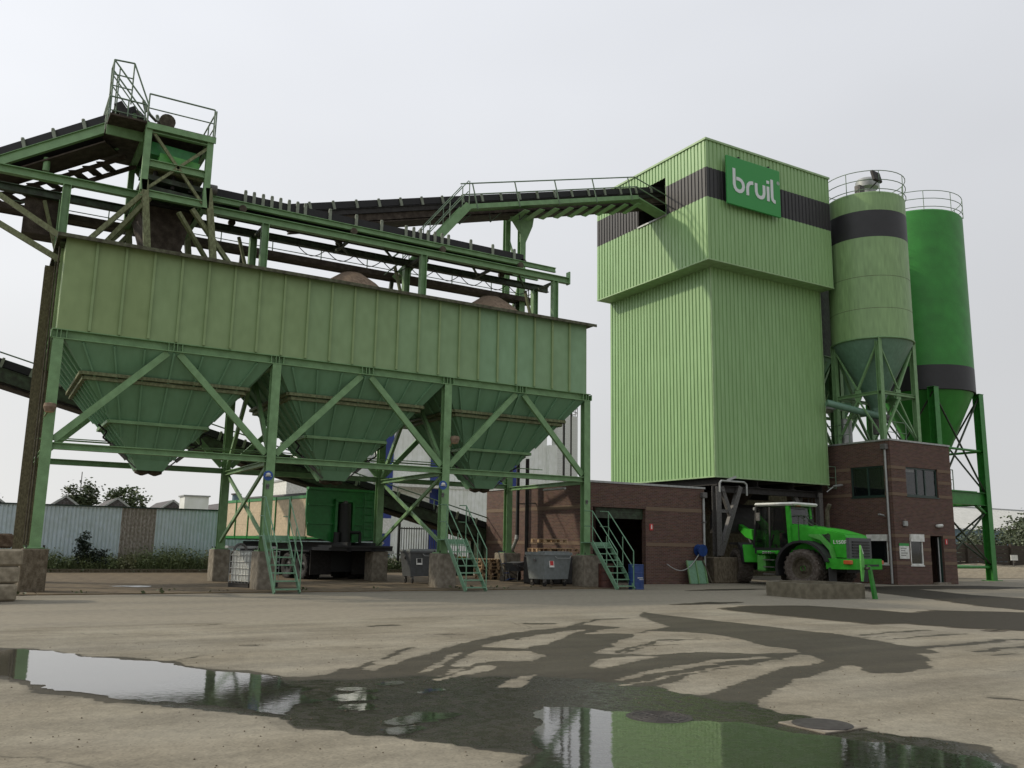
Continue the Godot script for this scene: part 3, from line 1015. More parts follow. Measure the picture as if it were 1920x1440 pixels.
	for i in 4:
		for z in [-28.05, -34.05]:
			var fr: bool = z > -30
			thing("concrete_pier", ("%s pier of the front row, concrete block under a green column" if fr else "%s pier of the back row, concrete block under a green column") % which[i], "pier", V(cols[i], 0, z), "concrete piers under the bunker")
			var w: float = [0.66, 0.58, 0.66, 0.86][i]
			cbox(V(cols[i] + (0.0 if i < 3 else 0.05), 0.585, z), V(w, 1.17, 0.84), 0.03)
			P("pier_block", M.conc_old if i == 0 and fr else M.conc)
			for sx in [-0.22, 0.22]:
				for sz in [-0.22, 0.22]:
					tube(V(cols[i] + sx, 1.2, z + sz), V(cols[i] + sx, 1.27, z + sz), 0.02, 6)
					P("anchor_bolt", M.iron)
	# sand heaps showing above the rim
	for a in [[11.2, 11.58, "middle"], [17.25, 11.62, "right"]]:
		begin(V(a[0], 8.6, -31))
		var top: float = a[1] - 8.6
		var prof := [Vector2(2.6, -0.25), Vector2(1.9, top * 0.55), Vector2(1.0, top * 0.84), Vector2(0.42, top * 0.975), Vector2(0.15, top * 0.995), Vector2(0.0, top)]
		lathe(org, prof, 32)
		one("sand_heap", "brown sand heap peaking above the bunker rim, %s one of two" % ("left" if a[0] < 14 else "right"), "sand heap", M.sand, "sand heaps in the bunker")
	# floodlights and signs on columns
	for a in [[1.38, 5.07, "round floodlight on the leftmost front column"], [14.08, 5.12, "floodlight on a short arm beside the third front column"]]:
		thing("floodlight", a[2], "lamp", V(a[0], a[1], -27.8))
		var hb := Basis(Vector3.RIGHT, 0.5) * Basis(Vector3.UP, -0.4)
		tube(org + V(-0.1, -0.25, -0.05), org + V(0.02, 0, 0.1), 0.025, 6)
		P("arm", M.steel_old)
		lathe(org + V(0, 0, 0.15), [Vector2(0.0, -0.16), Vector2(0.12, -0.14), Vector2(0.17, 0.0), Vector2(0.15, 0.1), Vector2(0.0, 0.13)], 14)
		P("housing", M.sand)
		lathe(org + V(0, -0.005, 0.15), [Vector2(0.0, -0.17), Vector2(0.10, -0.15), Vector2(0.13, -0.13)], 14)
		P("lens", M.lens)
	for x in [7.70, 13.84]:
		thing("mandatory_sign", "round blue helmet sign on the %s front column" % ("second" if x < 10 else "third"), "sign", V(x, 3.52, -27.99), "round blue safety signs")
		XF = Transform3D(Basis(Vector3.RIGHT, PI / 2), org)
		lathe(V(0, 0, 0), [Vector2(0.155, -0.01), Vector2(0.155, 0.008), Vector2(0.0, 0.008)], 20)
		P("plate", M.signblue)
		XF = Transform3D(Basis(), org)
		lathe(V(0, -0.02, 0.018), [Vector2(0.06, 0.0), Vector2(0.085, 0.05), Vector2(0.05, 0.1), Vector2(0.0, 0.11)], 10)
		box(V(0, -0.02, 0.03), V(0.2, 0.015, 0.03))
		P("helmet_symbol", M.white)
	for x in [7.70, 13.84, 20.0]:
		thing("tag_plate", "small dark number tag on the %s front column" % ("second" if x < 10 else ("third" if x < 17 else "rightmost")), "tag", V(x, 3.2, -27.99), "number tags on the columns")
		ring(org + V(0, 0, 0.02), 0.05, 0.012, 10)
		box(org + V(0, -0.02, 0.01), V(0.09, 0.16, 0.015))
		P("plate", M.grey)
	# stairs
	var st := ["second", "third", "rightmost"]
	for i in 3:
		stair(cols[i + 1], st[i])

func stair(cx: float, which: String) -> void:
	thing("steel_stair", "green steel stair with handrails at the %s front column" % which, "stairs", V(cx, 0, -26.6), "green stairs up to the column piers")
	var x0 := cx - 0.28
	var x1 := cx + 0.46
	var yt := 1.66
	var zt := -27.3
	var zb := -25.75
	for x in [x0, x1]:
		bar(V(x, 0.0, zb), V(x, yt, zt), 0.03, 0.17)
		P("stringer", M.stair)
	span(x0, x1, yt - 0.03, yt, zt - 0.75, zt + 0.05)
	span(x0, x1, yt - 0.16, yt - 0.03, zt + 0.02, zt + 0.05)
	P("landing", M.stair)
	for k in 7:
		var t := (k + 0.55) / 7.4
		span(x0 + 0.01, x1 - 0.01, yt * t - 0.02, yt * t + 0.015, lerpf(zb, zt, t) - 0.11, lerpf(zb, zt, t) + 0.11)
		P("tread", M.stair)
	for x in [x0, x1]:
		var a := V(x, 1.35, zb - 0.02)
		var b := V(x, yt + 1.15, zt + 0.02)
		path([V(x, 0.1, zb - 0.02), a, b, b + V(0, 0.02, -0.5)], 0.02)
		P("handrail", M.stair)
		path([V(x, 0.75, zb - 0.02), V(x, yt + 0.58, zt + 0.02), V(x, yt + 0.6, zt - 0.5)], 0.017)
		P("middle_rail", M.stair)
		for t in [0.42, 0.98]:
			var p := V(x, yt * t, lerpf(zb, zt, t))
			tube(p, p + V(0, 1.18, 0), 0.018, 6)
			P("rail_post", M.stair)

# ---------------------------------------------------------------- tower
func tower() -> void:
	thing("mixing_tower", "tall light green corrugated mixing tower with a black band round its top", "tower", V(32, 0, -33.5))
	var zf := -29.8
	var zk := -37.6
	# lower part
	corr(V(28.44, 0, zf), V(36.0, 0, zf), 4.76, 14.7, 0.252)
	P("front_cladding", M.clad)
	corr(V(28.44, 0, zk), V(28.44, 0, zf), 4.76, 14.7, 0.244)
	P("side_cladding", M.clad)
	corr(V(36.0, 0, zf), V(36.0, 0, zk), 4.76, 14.7, 0.25)
	corr(V(36.0, 0, zk), V(28.44, 0, zk), 4.76, 14.7, 0.25)
	P("rear_cladding", M.clad)
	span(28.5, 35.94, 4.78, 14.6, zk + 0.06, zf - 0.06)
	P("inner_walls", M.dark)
	span(28.40, 28.46, 4.70, 14.65, zf - 0.02, zf + 0.015)
	P("corner_trim", M.trim)
	span(35.97, 36.02, 4.70, 14.65, zf - 0.03, zf + 0.012)
	P("corner_trim", M.trim)
	span(28.42, 36.03, 4.69, 4.758, zf - 0.02, zf + 0.02)
	span(28.41, 28.48, 4.69, 4.758, zk, zf - 0.02)
	P("bottom_trim", M.trim)
	# upper part, jutting out
	var xu := 27.55
	var zu := -28.99
	var xr := 36.07
	for r in [[14.66, 17.68, M.clad, "front_cladding"], [17.68, 19.15, M.clad_black, "front_band"], [19.15, 20.52, M.clad, "front_cladding"]]:
		corr(V(xu, 0, zu), V(xr, 0, zu), r[0], r[1], 0.25)
		P(r[3], r[2])
		corr(V(xr, 0, zu), V(xr, 0, zk), r[0], r[1], 0.25)
		corr(V(xr, 0, zk), V(xu, 0, zk), r[0], r[1], 0.25)
		P("rear_cladding" if r[2] == M.clad else "rear_band", r[2])
	corr(V(xu, 0, zk), V(xu, 0, zu), 14.66, 17.68, 0.246)
	P("side_cladding", M.clad)
	corr(V(xu, 0, zk), V(xu, 0, -34.0), 17.68, 19.15, 0.24)
	P("side_band", M.clad_black)
	corr(V(xu, 0, -31.85), V(xu, 0, zu), 17.68, 19.15, 0.238)
	P("side_band", M.clad_black)
	corr(V(xu, 0, zk), V(xu, 0, -34.0), 19.15, 20.52, 0.24)
	corr(V(xu, 0, -31.85), V(xu, 0, zu), 19.15, 20.52, 0.238)
	corr(V(xu, 0, -34.0), V(xu, 0, -31.85), 19.64, 20.52, 0.239)
	P("side_cladding", M.clad)
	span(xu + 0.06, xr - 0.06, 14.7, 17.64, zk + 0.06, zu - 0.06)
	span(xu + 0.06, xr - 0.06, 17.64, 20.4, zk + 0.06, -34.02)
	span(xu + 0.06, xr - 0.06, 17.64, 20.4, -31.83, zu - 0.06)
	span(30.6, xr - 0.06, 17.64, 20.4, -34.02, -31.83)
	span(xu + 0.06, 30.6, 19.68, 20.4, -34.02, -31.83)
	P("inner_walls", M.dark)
	span(xu + 0.02, xu + 0.55, 17.7, 19.62, -31.90, -31.84)
	P("opening_jamb", M.clad)
	span(xu - 0.05, xu + 0.03, 17.62, 17.70, -34.05, -31.82)
	P("opening_sill", M.galv)
	span(xu - 0.02, xr + 0.02, 14.60, 14.655, zk, zu + 0.02)
	P("soffit", M.trim)
	span(xu - 0.05, xr + 0.05, 20.50, 20.60, zu - 0.06, zu + 0.05)
	span(xu - 0.05, xu + 0.06, 20.50, 20.60, zk, zu - 0.06)
	span(xr - 0.06, xr + 0.05, 20.50, 20.60, zk, zu - 0.06)
	span(xu - 0.05, xr + 0.05, 20.50, 20.60, zk - 0.05, zk)
	span(xu + 0.06, xr - 0.06, 20.42, 20.52, zk, zu - 0.06)
	P("roof_trim", M.trim)
	# floor beams and legs under the tower
	for x in [28.75, 31.2, 33.6, 35.6]:
		ibeam(V(x, 4.52, zf - 0.1), V(x, 4.52, zk + 0.1), 0.3, 0.32)
		P("floor_beam", M.dark)
	for z in [-30.1, -33.6, -37.2]:
		ibeam(V(28.6, 4.2, z), V(35.8, 4.2, z), 0.28, 0.3)
		P("floor_beam", M.dark)
	ibeam(V(28.64, 1.2, -30.0), V(28.66, 4.3, -30.0), 0.3, 0.3, V(0, 0, 1))
	P("leg", M.grey)
	bar(V(28.85, 1.25, -30.05), V(30.15, 4.35, -30.05), 0.2, 0.24)
	bar(V(29.0, 4.3, -30.05), V(29.55, 2.95, -30.05), 0.16, 0.2)
	bar(V(28.75, 3.2, -30.05), V(29.6, 3.2, -30.05), 0.1, 0.14)
	P("leg_brace", M.grey)
	ibeam(V(35.45, 0.3, -30.0), V(35.45, 4.3, -30.0), 0.26, 0.26, V(0, 0, 1))
	P("leg", M.grey)
	bar(V(33.7, 4.4, -30.2), V(34.9, 2.6, -30.2), 0.2, 0.22)
	bar(V(34.8, 4.4, -30.6), V(34.6, 2.6, -30.6), 0.2, 0.22)
	P("leg_brace", M.grey)
	for p in [[28.7, -37.2], [35.5, -37.2], [28.7, -33.6]]:
		ibeam(V(p[0], 0.3, p[1]), V(p[0], 4.2, p[1]), 0.28, 0.28)
		P("leg", M.grey)
	for k in 9:
		span(35.05, 35.3, 1.2 + k * 0.32, 1.23 + k * 0.32, -30.32, -30.28)
	span(35.03, 35.06, 0.9, 4.3, -30.33, -30.27)
	span(35.29, 35.32, 0.9, 4.3, -30.33, -30.27)
	P("ladder", M.grey)
	# mixer outlet hanging below the floor
	lathe(V(32.2, 0, -33.2), [Vector2(0.5, 2.9), Vector2(0.62, 3.3), Vector2(1.5, 4.3)], 16)
	P("mixer_outlet", M.under)
	span(31.9, 33.6, 3.3, 4.1, -36.4, -35.2)
	P("mixer_outlet", M.sand)
	# things beside the tower
	thing("concrete_pier", "stained concrete pier under the tower leg beside the loader", "pier", V(28.9, 0, -30.1))
	cbox(V(28.9, 0.57, -30.2), V(1.5, 1.14, 1.0), 0.04)
	P("pier_block", M.conc_old)
	thing("back_wall", "dark concrete wall closing the drive-through under the tower", "wall", V(33, 0, -38.2))
	span(29.3, 36.2, 0, 5.4, -38.4, -38.1)
	P("panel", M.conc_old)
	span(36.5, 45.0, 0, 5.4, -38.4, -38.1)
	P("panel", M.conc_old)
	span(27.4, 28.9, 0, 4.6, -38.9, -38.6)
	P("side_panel", M.wood_dark)
	# rail pipe in front of the near leg
	thing("pipe_frame", "thin pale pipe bent over the tower leg", "pipe", V(28.7, 0, -29.4))
	path([V(28.25, 4.0, -29.35), V(28.25, 4.4, -29.35), V(28.35, 4.5, -29.35), V(29.75, 4.5, -29.35), V(29.9, 4.4, -29.35), V(29.9, 3.9, -29.35)], 0.045, 8)
	P("pipe", M.galv)
	thing("floodlight", "floodlight under the tower edge above the pipe frame", "lamp", V(28.7, 4.6, -29.5))
	bar(V(28.85, 4.55, -29.5), V(29.2, 4.72, -29.3), 0.16, 0.10)
	P("housing", M.galv)
	thing("street_lamp", "grey lamp head on the right lower corner of the tower", "lamp", V(36.0, 4.5, -29.6))
	tube(V(35.75, 4.35, -29.75), V(36.05, 4.6, -29.6), 0.03, 6)
	P("arm", M.galv)
	cbox(V(36.3, 4.68, -29.5), V(0.55, 0.10, 0.2), 0.03, Basis(Vector3.BACK, 0.15))
	P("lamp_head", M.galv)
	# company sign
	thing("company_sign", "square green sign with pale lettering on the tower front", "sign", V(30.8, 19.1, -28.85))
	var zs := -28.72
	cbox(V(30.33, 18.66, zs), V(3.56, 2.42, 0.1), 0.02)
	P("panel", M.sign)
	for x in [29.4, 31.4]:
		span(x - 0.04, x + 0.04, 19.87, 19.96, zs - 0.2, zs + 0.02)
	P("hook", M.dark)
	var o := V(28.98, 18.16, zs + 0.052)
	var k := 0.82
	var lets := {
		"letter_b": [[0.0, 1.50, 0.0, 0.42, 0.06, 0.2, 0.2, 0.05, 0.42, 0.0, 0.62, 0.06, 0.76, 0.2, 0.82, 0.42, 0.76, 0.64, 0.62, 0.78, 0.42, 0.84, 0.20, 0.84]],
		"letter_r": [[1.18, -0.09, 1.18, 0.42, 1.24, 0.64, 1.38, 0.78, 1.56, 0.84, 1.70, 0.84]],
		"letter_u": [[1.96, 0.93, 1.96, 0.36, 2.02, 0.16, 2.14, 0.04, 2.32, 0.0, 2.50, 0.04, 2.62, 0.16, 2.68, 0.36, 2.68, 0.93]],
		"letter_i": [[3.05, -0.09, 3.05, 0.93], [3.05, 1.13, 3.05, 1.34]],
		"letter_l": [[3.42, 1.50, 3.42, 0.26, 3.46, 0.1, 3.58, 0.0, 3.72, 0.0]],
	}
	for n in lets:
		for line in lets[n]:
			for poly in Geometry2D.offset_polyline(pv(line), 0.118, Geometry2D.JOIN_ROUND, Geometry2D.END_BUTT):
				var q := PackedVector2Array()
				for v in poly: q.append(v * 0.735)
				prism(q, o + V(0.02, 0.02, 0), Vector3.RIGHT, Vector3.UP, 0.02)
		P(n, M.letter)
	XF = Transform3D(Basis(Vector3.RIGHT, PI / 2), V(31.96, 19.20, zs + 0.06))
	ring(Vector3.ZERO, 0.085, 0.010, 16)
	P("registered_mark", M.letter)
	XF = Transform3D()
	words("R", 0.10, M.letter, V(31.96, 19.20, zs + 0.06))

func wall(o: Vector3, ux: Vector3, w: float, h: float, holes: Array, t := 0.25) -> void:
	# a wall from o along ux, its outer face in the plane through o (outside is ux x up), openings left free
	var out := ux.cross(Vector3.UP)
	var xs := [0.0, w]
	var ys := [0.0, h]
	for r in holes:
		for v in [r.position.x, r.end.x]:
			if v > 0 and v < w and not xs.has(v): xs.append(v)
		for v in [r.position.y, r.end.y]:
			if v > 0 and v < h and not ys.has(v): ys.append(v)
	xs.sort()
	ys.sort()
	for i in xs.size() - 1:
		for j in ys.size() - 1:
			var c := Vector2((xs[i] + xs[i + 1]) / 2, (ys[j] + ys[j + 1]) / 2)
			var open := false
			for r in holes:
				if r.has_point(c): open = true
			if open: continue
			var a: Vector3 = o + ux * xs[i] + V(0, ys[j], 0)
			var d: Vector3 = ux * (xs[i + 1] - xs[i])
			var u := V(0, ys[j + 1] - ys[j], 0)
			quad(a, a + d, a + d + u, a + u)
			quad(a - out * t + d, a - out * t, a - out * t + u, a - out * t + d + u)
	for r in holes:
		var a: Vector3 = o + ux * r.position.x + V(0, r.position.y, 0)
		var d: Vector3 = ux * r.size.x
		var u := V(0, r.size.y, 0)
		var b := -out * t
		quad(a, a + b, a + b + u, a + u)
		quad(a + d + b, a + d, a + d + u, a + d + b + u)
		quad(a + b, a, a + d, a + d + b)
		quad(a + u, a + u + b, a + d + u + b, a + d + u)
	var e := o + ux * w
	var b2 := -out * t
	quad(o + V(0, h, 0), e + V(0, h, 0), e + b2 + V(0, h, 0), o + b2 + V(0, h, 0))

func strip_bands(o: Vector3, ux: Vector3, y: float, h: float, runs: Array) -> void:
	var out := ux.cross(Vector3.UP)
	for r in runs:
		var a: Vector3 = o + ux * r[0]
		var b: Vector3 = o + ux * r[1]
		var c: Vector3 = (a + b) / 2 + V(0, y + h / 2, 0) + out * 0.004
		box(c, V(a.distance_to(b), h, 0.02), Basis(ux, Vector3.UP, out))

func low_building() -> void:
	thing("workshop", "low dark brick workshop with a wide open doorway beside the tower", "building", V(24.3, 0, -33.7))
	var fx := Vector3.RIGHT
	var fo := V(21.2, 0, -29.4)
	wall(fo, fx, 6.15, 4.08, [Rect2(0.12, 0, 2.72, 3.1)], 0.25)
	P("front_wall", M.brick)
	var lo := V(21.2, 0, -38.0)
	wall(lo, V(0, 0, 1), 8.6, 4.08, [], 0.25)
	P("side_wall", M.brick)
	wall(V(27.35, 0, -29.4), V(0, 0, -1), 8.6, 4.08, [], 0.25)
	wall(V(27.35, 0, -38.0), V(-1, 0, 0), 6.15, 4.08, [], 0.25)
	P("rear_wall", M.brick)
	span(21.45, 27.1, 3.85, 4.0, -37.75, -29.65)
	P("roof", M.dark)
	span(21.16, 27.39, 4.08, 4.16, -29.68, -29.36)
	span(21.16, 21.48, 4.08, 4.16, -38.04, -29.68)
	span(27.07, 27.39, 4.08, 4.16, -38.04, -29.68)
	P("coping", M.galv)
	for y in [3.04, 1.56]:
		strip_bands(fo, fx, y, 0.15, [[2.86, 6.14]])
		P("brick_band", M.band)
		strip_bands(lo, V(0, 0, 1), y, 0.15, [[0.01, 8.58]])
		P("brick_band", M.band)
	for k in 4:
		span(21.33, 24.03, 2.66 + k * 0.11, 2.765 + k * 0.11, -29.62, -29.58)
		P("shutter_slat", M.darkgreen)
	thing("rain_pipe", "grey downpipe with a square hopper at the right end of the workshop", "pipe", V(27.25, 0, -29.3))
	tube(V(27.24, 0.05, -29.33), V(27.24, 3.7, -29.33), 0.055, 10)
	P("pipe", M.galv)
	cbox(V(27.24, 3.8, -29.3), V(0.26, 0.24, 0.2), 0.02)
	P("hopper_head", M.grey)
	for y in [1.2, 2.6]:
		span(27.16, 27.32, y, y + 0.05, -29.40, -29.26)
		P("bracket", M.grey)
	thing("extinguisher_sign", "small red fire extinguisher sign on the workshop beside its doorway", "sign", V(24.33, 2.35, -29.38))
	span(24.24, 24.42, 2.22, 2.48, -29.395, -29.375)
	P("plate", M.red)
	span(24.31, 24.37, 2.27, 2.42, -29.375, -29.37)
	span(24.32, 24.36, 2.42, 2.45, -29.375, -29.37)
	P("extinguisher_symbol", M.white)
	thing("hose_reel", "blue hose reel with a slack pale hose on the workshop wall", "hose reel", V(26.95, 1.35, -29.25))
	XF = Transform3D(Basis(Vector3.RIGHT, PI / 2), V(26.9, 1.42, -29.2))
	lathe(Vector3.ZERO, [Vector2(0.0, -0.16), Vector2(0.26, -0.16), Vector2(0.26, -0.13), Vector2(0.14, -0.12), Vector2(0.14, 0.10), Vector2(0.26, 0.11), Vector2(0.26, 0.14), Vector2(0.0, 0.14)], 18)
	P("drum", M.drum)
	XF = Transform3D()
	var hp := []
	for i in 13:
		var t := i / 12.0
		hp.append(V(lerpf(26.75, 24.95, t), 1.25 - sin(t * 2.6) * 0.62 - t * 0.1, -29.15 + 0.1 * sin(t * 3.0)))
	path(hp, 0.022)
	P("hose", M.galv)
	thing("steel_tray", "green steel tray leaning against the workshop below the hose reel", "tray", V(26.6, 0, -29.1))
	XF = Transform3D(Basis(Vector3.BACK, 0.0) * Basis(Vector3.RIGHT, -0.22), V(26.55, 0.03, -28.95))
	span(-0.52, 0.45, 0, 0.98, -0.03, 0)
	P("sheet", M.stair)
	for x in [-0.52, -0.03, 0.45]:
		span(x - 0.02, x + 0.02, 0, 0.98, 0, 0.06)
		P("edge_bar", M.steel)
	bar(V(0.62, 0, 0.1), V(0.40, 0.98, 0.02), 0.08, 0.05)
	P("loose_bar", M.rust)
	XF = Transform3D()
	thing("oil_drum", "blue steel drum standing at the foot of the right stair", "drum", V(20.75, 0, -25.95))
	var pr := [Vector2(0.0, 0.0), Vector2(0.285, 0.0), Vector2(0.29, 0.02), Vector2(0.28, 0.04), Vector2(0.28, 0.28), Vector2(0.292, 0.295), Vector2(0.28, 0.31), Vector2(0.28, 0.57), Vector2(0.292, 0.585), Vector2(0.28, 0.6), Vector2(0.28, 0.85), Vector2(0.29, 0.87), Vector2(0.285, 0.885), Vector2(0.27, 0.87), Vector2(0.0, 0.865)]
	lathe(org, pr, 24)
	P("body", M.drum)
	span(20.60, 20.84, 0.40, 0.425, -25.674, -25.664)
	span(20.68, 20.86, 0.345, 0.36, -25.68, -25.67)
	P("print", M.white)
	thing("oil_drum", "rusty red-brown drum half hidden behind the right stair", "drum", V(20.1, 0, -26.9))
	lathe(org, pr, 20)
	P("body", mt(lin(0.10, 0.03, 0.018), 0.6, T.rust, 0.8))
	# pipes on the side wall
	for a in [[-34.35, "black"], [-33.55, "dark grey"]]:
		thing("filling_pipe", "%s upright pipe before the side wall of the workshop" % a[1], "pipe", V(20.75, 0, a[0]))
		tube(V(20.75, 0.9 if a[0] > -34 else 1.85, a[0]), V(20.75, 5.3, a[0]), 0.085, 10)
		P("pipe", M.black if a[0] < -34 else M.dark)
		tube(V(20.75, 3.35, a[0]), V(21.2, 3.35, a[0]), 0.03, 6)
		P("bracket", M.grey)
		if a[0] < -34:
			tube(V(20.75, 1.95, a[0]), V(20.72, 1.75, a[0]), 0.1, 10)
			tube(V(20.72, 1.75, a[0]), V(20.62, 1.0, a[0] - 0.45), 0.08, 10)
			P("spout", M.galv)
	thing("tube_light", "long white tube lamp hanging under the bunker end before the brick wall", "lamp", V(19.9, 3.8, -31))
	tube(V(20.1, 3.78, -29.6), V(20.1, 3.78, -31.2), 0.05, 8)
	P("tube", M.galv)

func window(x0: float, x1: float, y0: float, y1: float, o: Vector3, ux: Vector3, mull: Array, fm: Material, deep := 0.12, f := 0.06) -> void:
	var out := ux.cross(Vector3.UP)
	var bs := Basis(ux, Vector3.UP, out)
	var c := func(a: float, b: float, y: float, yy: float, d: float) -> void:
		box(o + ux * ((a + b) / 2) + V(0, (y + yy) / 2, 0) - out * deep, V(b - a, yy - y, d), bs)
	c.call(x0, x1, y0, y0 + f, 0.08)
	c.call(x0, x1, y1 - f, y1, 0.08)
	c.call(x0, x0 + f, y0 + f, y1 - f, 0.08)
	c.call(x1 - f, x1, y0 + f, y1 - f, 0.08)
	for m in mull: c.call(m - f * 0.6, m + f * 0.6, y0 + f, y1 - f, 0.078)
	var w := P("window", fm)
	var e := [x0 + f]
	for m in mull:
		e.append(m - f * 0.6)
		e.append(m + f * 0.6)
	e.append(x1 - f)
	for i in range(0, e.size(), 2):
		c.call(e[i], e[i + 1], y0 + f, y1 - f, 0.012)
		P("pane", M.pane, w)
	box(o + ux * ((x0 + x1) / 2) + V(0, y0 - 0.03, 0) - out * 0.05, V(x1 - x0 + 0.06, 0.05, 0.16), bs)
	P("sill", fm, w)

func office() -> void:
	thing("office", "two storey dark brick office with pale brick bands and a ticket window", "building", V(39, 0, -30))
	var fo := V(36.75, 0, -26.8)
	var fx := Vector3.RIGHT
	var lo := V(36.75, 0, -33.2)
	var lx := V(0, 0, 1)
	wall(fo, fx, 4.62, 6.72, [Rect2(1.07, 4.14, 2.45, 1.38), Rect2(1.07, 0.9, 0.95, 1.4), Rect2(2.62, 0.0, 1.0, 2.29)])
	P("front_wall", M.brick)
	wall(lo, lx, 6.4, 6.72, [Rect2(4.1, 4.09, 1.9, 1.46), Rect2(4.9, 0.93, 1.1, 1.35)])
	P("side_wall", M.brick)
	wall(V(41.37, 0, -26.8), V(0, 0, -1), 6.4, 6.72, [])
	wall(V(41.37, 0, -33.2), V(-1, 0, 0), 4.62, 6.72, [])
	P("rear_wall", M.brick)
	span(37.0, 41.1, 6.45, 6.6, -32.95, -27.05)
	span(37.0, 41.1, 3.2, 3.4, -32.95, -27.05)
	P("floors", M.dark)
	span(38.9, 39.0, 0, 6.4, -32.9, -29.0)
	P("inner_wall", M.grey)
	span(36.71, 41.41, 6.72, 6.80, -27.1, -26.76)
	span(36.71, 37.05, 6.72, 6.80, -33.2, -27.1)
	span(41.1, 41.41, 6.72, 6.80, -33.2, -27.1)
	P("coping", M.galv)
	for b in [[5.38, [[0, 1.07], [3.52, 4.62]], [[0, 4.1], [6.0, 6.4]]], [4.80, [[0, 1.07], [3.52, 4.62]], [[0, 4.1], [6.0, 6.4]]], [4.12, [[0, 1.07], [3.52, 4.62]], [[0, 4.1], [6.0, 6.4]]],
		[2.18, [[0, 1.07], [2.02, 2.62], [3.62, 4.62]], [[0, 4.9], [6.0, 6.4]]], [1.55, [[0, 1.07], [2.02, 2.62], [3.62, 4.62]], [[0, 4.9], [6.0, 6.4]]], [0.92, [[0, 1.07], [2.02, 2.62], [3.62, 4.62]], [[0, 4.9], [6.0, 6.4]]]]:
		for r in b[1]:
			strip_bands(fo, fx, b[0], 0.15, [r])
			P("brick_band", M.band)
		for r in b[2]:
			strip_bands(lo, lx, b[0], 0.15, [r])
			P("brick_band", M.band)
	window(1.07, 3.52, 4.14, 5.52, fo, fx, [1.98, 2.62], M.frame, 0.1, 0.08)
	span(37.88, 38.72, 5.30, 5.44, -26.97, -26.93)
	P("roller_blind", M.white)
	window(4.1, 6.0, 4.09, 5.55, lo, lx, [5.05], M.frame, 0.1, 0.07)
	window(1.07, 2.02, 0.9, 2.3, fo, fx, [], M.white, 0.04, 0.07)
	span(37.80, 38.79, 2.0, 2.34, -26.80, -26.70)
	P("shutter_box", M.white)
	window(4.9, 6.0, 0.93, 2.28, lo, lx, [], M.white, 0.04, 0.07)
	span(36.66, 36.75, 2.0, 2.3, -28.32, -27.18)
	P("shutter_box", M.white)
	# doorway with the door pushed open inside
	span(39.38, 39.44, 0, 2.28, -26.98, -26.9)
	span(40.30, 40.36, 0, 2.28, -26.98, -26.9)
	P("door_frame", M.frame)
	box(V(40.58, 1.13, -27.26), V(0.05, 2.2, 0.8), Basis(Vector3.UP, -0.85))
	var dr := P("door", M.galv)
	box(V(40.34, 1.05, -27.10), V(0.05, 0.03, 0.14))
	P("handle", M.grey, dr)
	span(39.4, 40.4, 0.0, 0.1, -26.8, -26.55)
	P("door_step", M.conc)
	thing("notice_board", "white notice board with a green header beside the ticket window", "sign", V(37.33, 1.2, -26.77))
	span(36.98, 37.68, 1.19, 1.78, -26.785, -26.76)
	P("board", M.white)
	span(36.98, 37.68, 1.78, 1.90, -26.785, -26.758)
	P("header", M.sign)
	for k in 4:
		span(37.06, 37.06 + [0.42, 0.3, 0.5, 0.36][k], 1.66 - k * 0.11, 1.69 - k * 0.11, -26.76, -26.757)
	P("print", M.grey)
	thing("sensor_box", "small pale box on the office wall above the notice board", "box", V(37.47, 2.8, -26.75))
	cbox(V(37.47, 2.82, -26.73), V(0.26, 0.24, 0.12), 0.02)
	P("case", M.galv)
	cbox(V(37.44, 2.99, -26.72), V(0.08, 0.06, 0.08), 0.01)
	P("cap", M.sand)
	thing("wall_lamp", "white oblong lamp above the office door", "lamp", V(40.0, 2.8, -26.7))
	cbox(V(40.0, 2.78, -26.68), V(0.42, 0.15, 0.2), 0.05, Basis(Vector3.BACK, 0.08))
	P("housing", M.plastic)
	thing("wall_lamp", "small pale lamp on an arm beside the office downpipe", "lamp", V(36.5, 3.15, -27.2))
	tube(V(36.75, 3.12, -27.25), V(36.45, 3.2, -27.2), 0.02, 6)
	P("arm", M.galv)
	cbox(V(36.38, 3.2, -27.2), V(0.32, 0.07, 0.14), 0.02, Basis(Vector3.BACK, -0.15))
	P("housing", M.galv)
	thing("extinguisher_sign", "small red fire extinguisher sign right of the office door", "sign", V(40.6, 2.0, -26.78))
	span(40.52, 40.69, 1.9, 2.16, -26.795, -26.775)
	P("plate", M.red)
	span(40.585, 40.625, 1.94, 2.1, -26.775, -26.77)
	P("extinguisher_symbol", M.white)
	thing("rain_pipe", "long grey downpipe at the near corner of the office", "pipe", V(36.68, 0, -27.0))
	tube(V(36.66, 0.05, -27.02), V(36.66, 6.3, -27.02), 0.055, 10)
	P("pipe", M.galv)
	cbox(V(36.63, 6.42, -27.02), V(0.22, 0.26, 0.3), 0.02)
	P("hopper_head", M.grey)
	# railing on the roof
	thing("roof_railing", "galvanised railing on the office roof below the light silo", "railing", V(37.2, 6.7, -30))
	rail_run(V(36.95, 6.72, -32.6), V(36.95, 6.72, -29.2), 1.05, 0.75, "rail_post", M.railp, 0.022, 1)
	rail_run(V(37.4, 6.72, -27.4), V(38.9, 6.72, -27.4), 1.05, 0.8, "rail_post", M.railp, 0.022, 1)
	thing("side_railing", "short railing beside the tower's lower right edge", "railing", V(36.4, 4.5, -29.9))
	rail_run(V(36.1, 4.55, -29.95), V(36.7, 4.55, -29.95), 1.1, 0.6, "rail_post", M.railp, 0.025, 1)
	tube(V(36.1, 4.58, -29.95), V(36.7, 4.58, -29.95), 0.025, 6)
	P("kick_rail", M.railp)

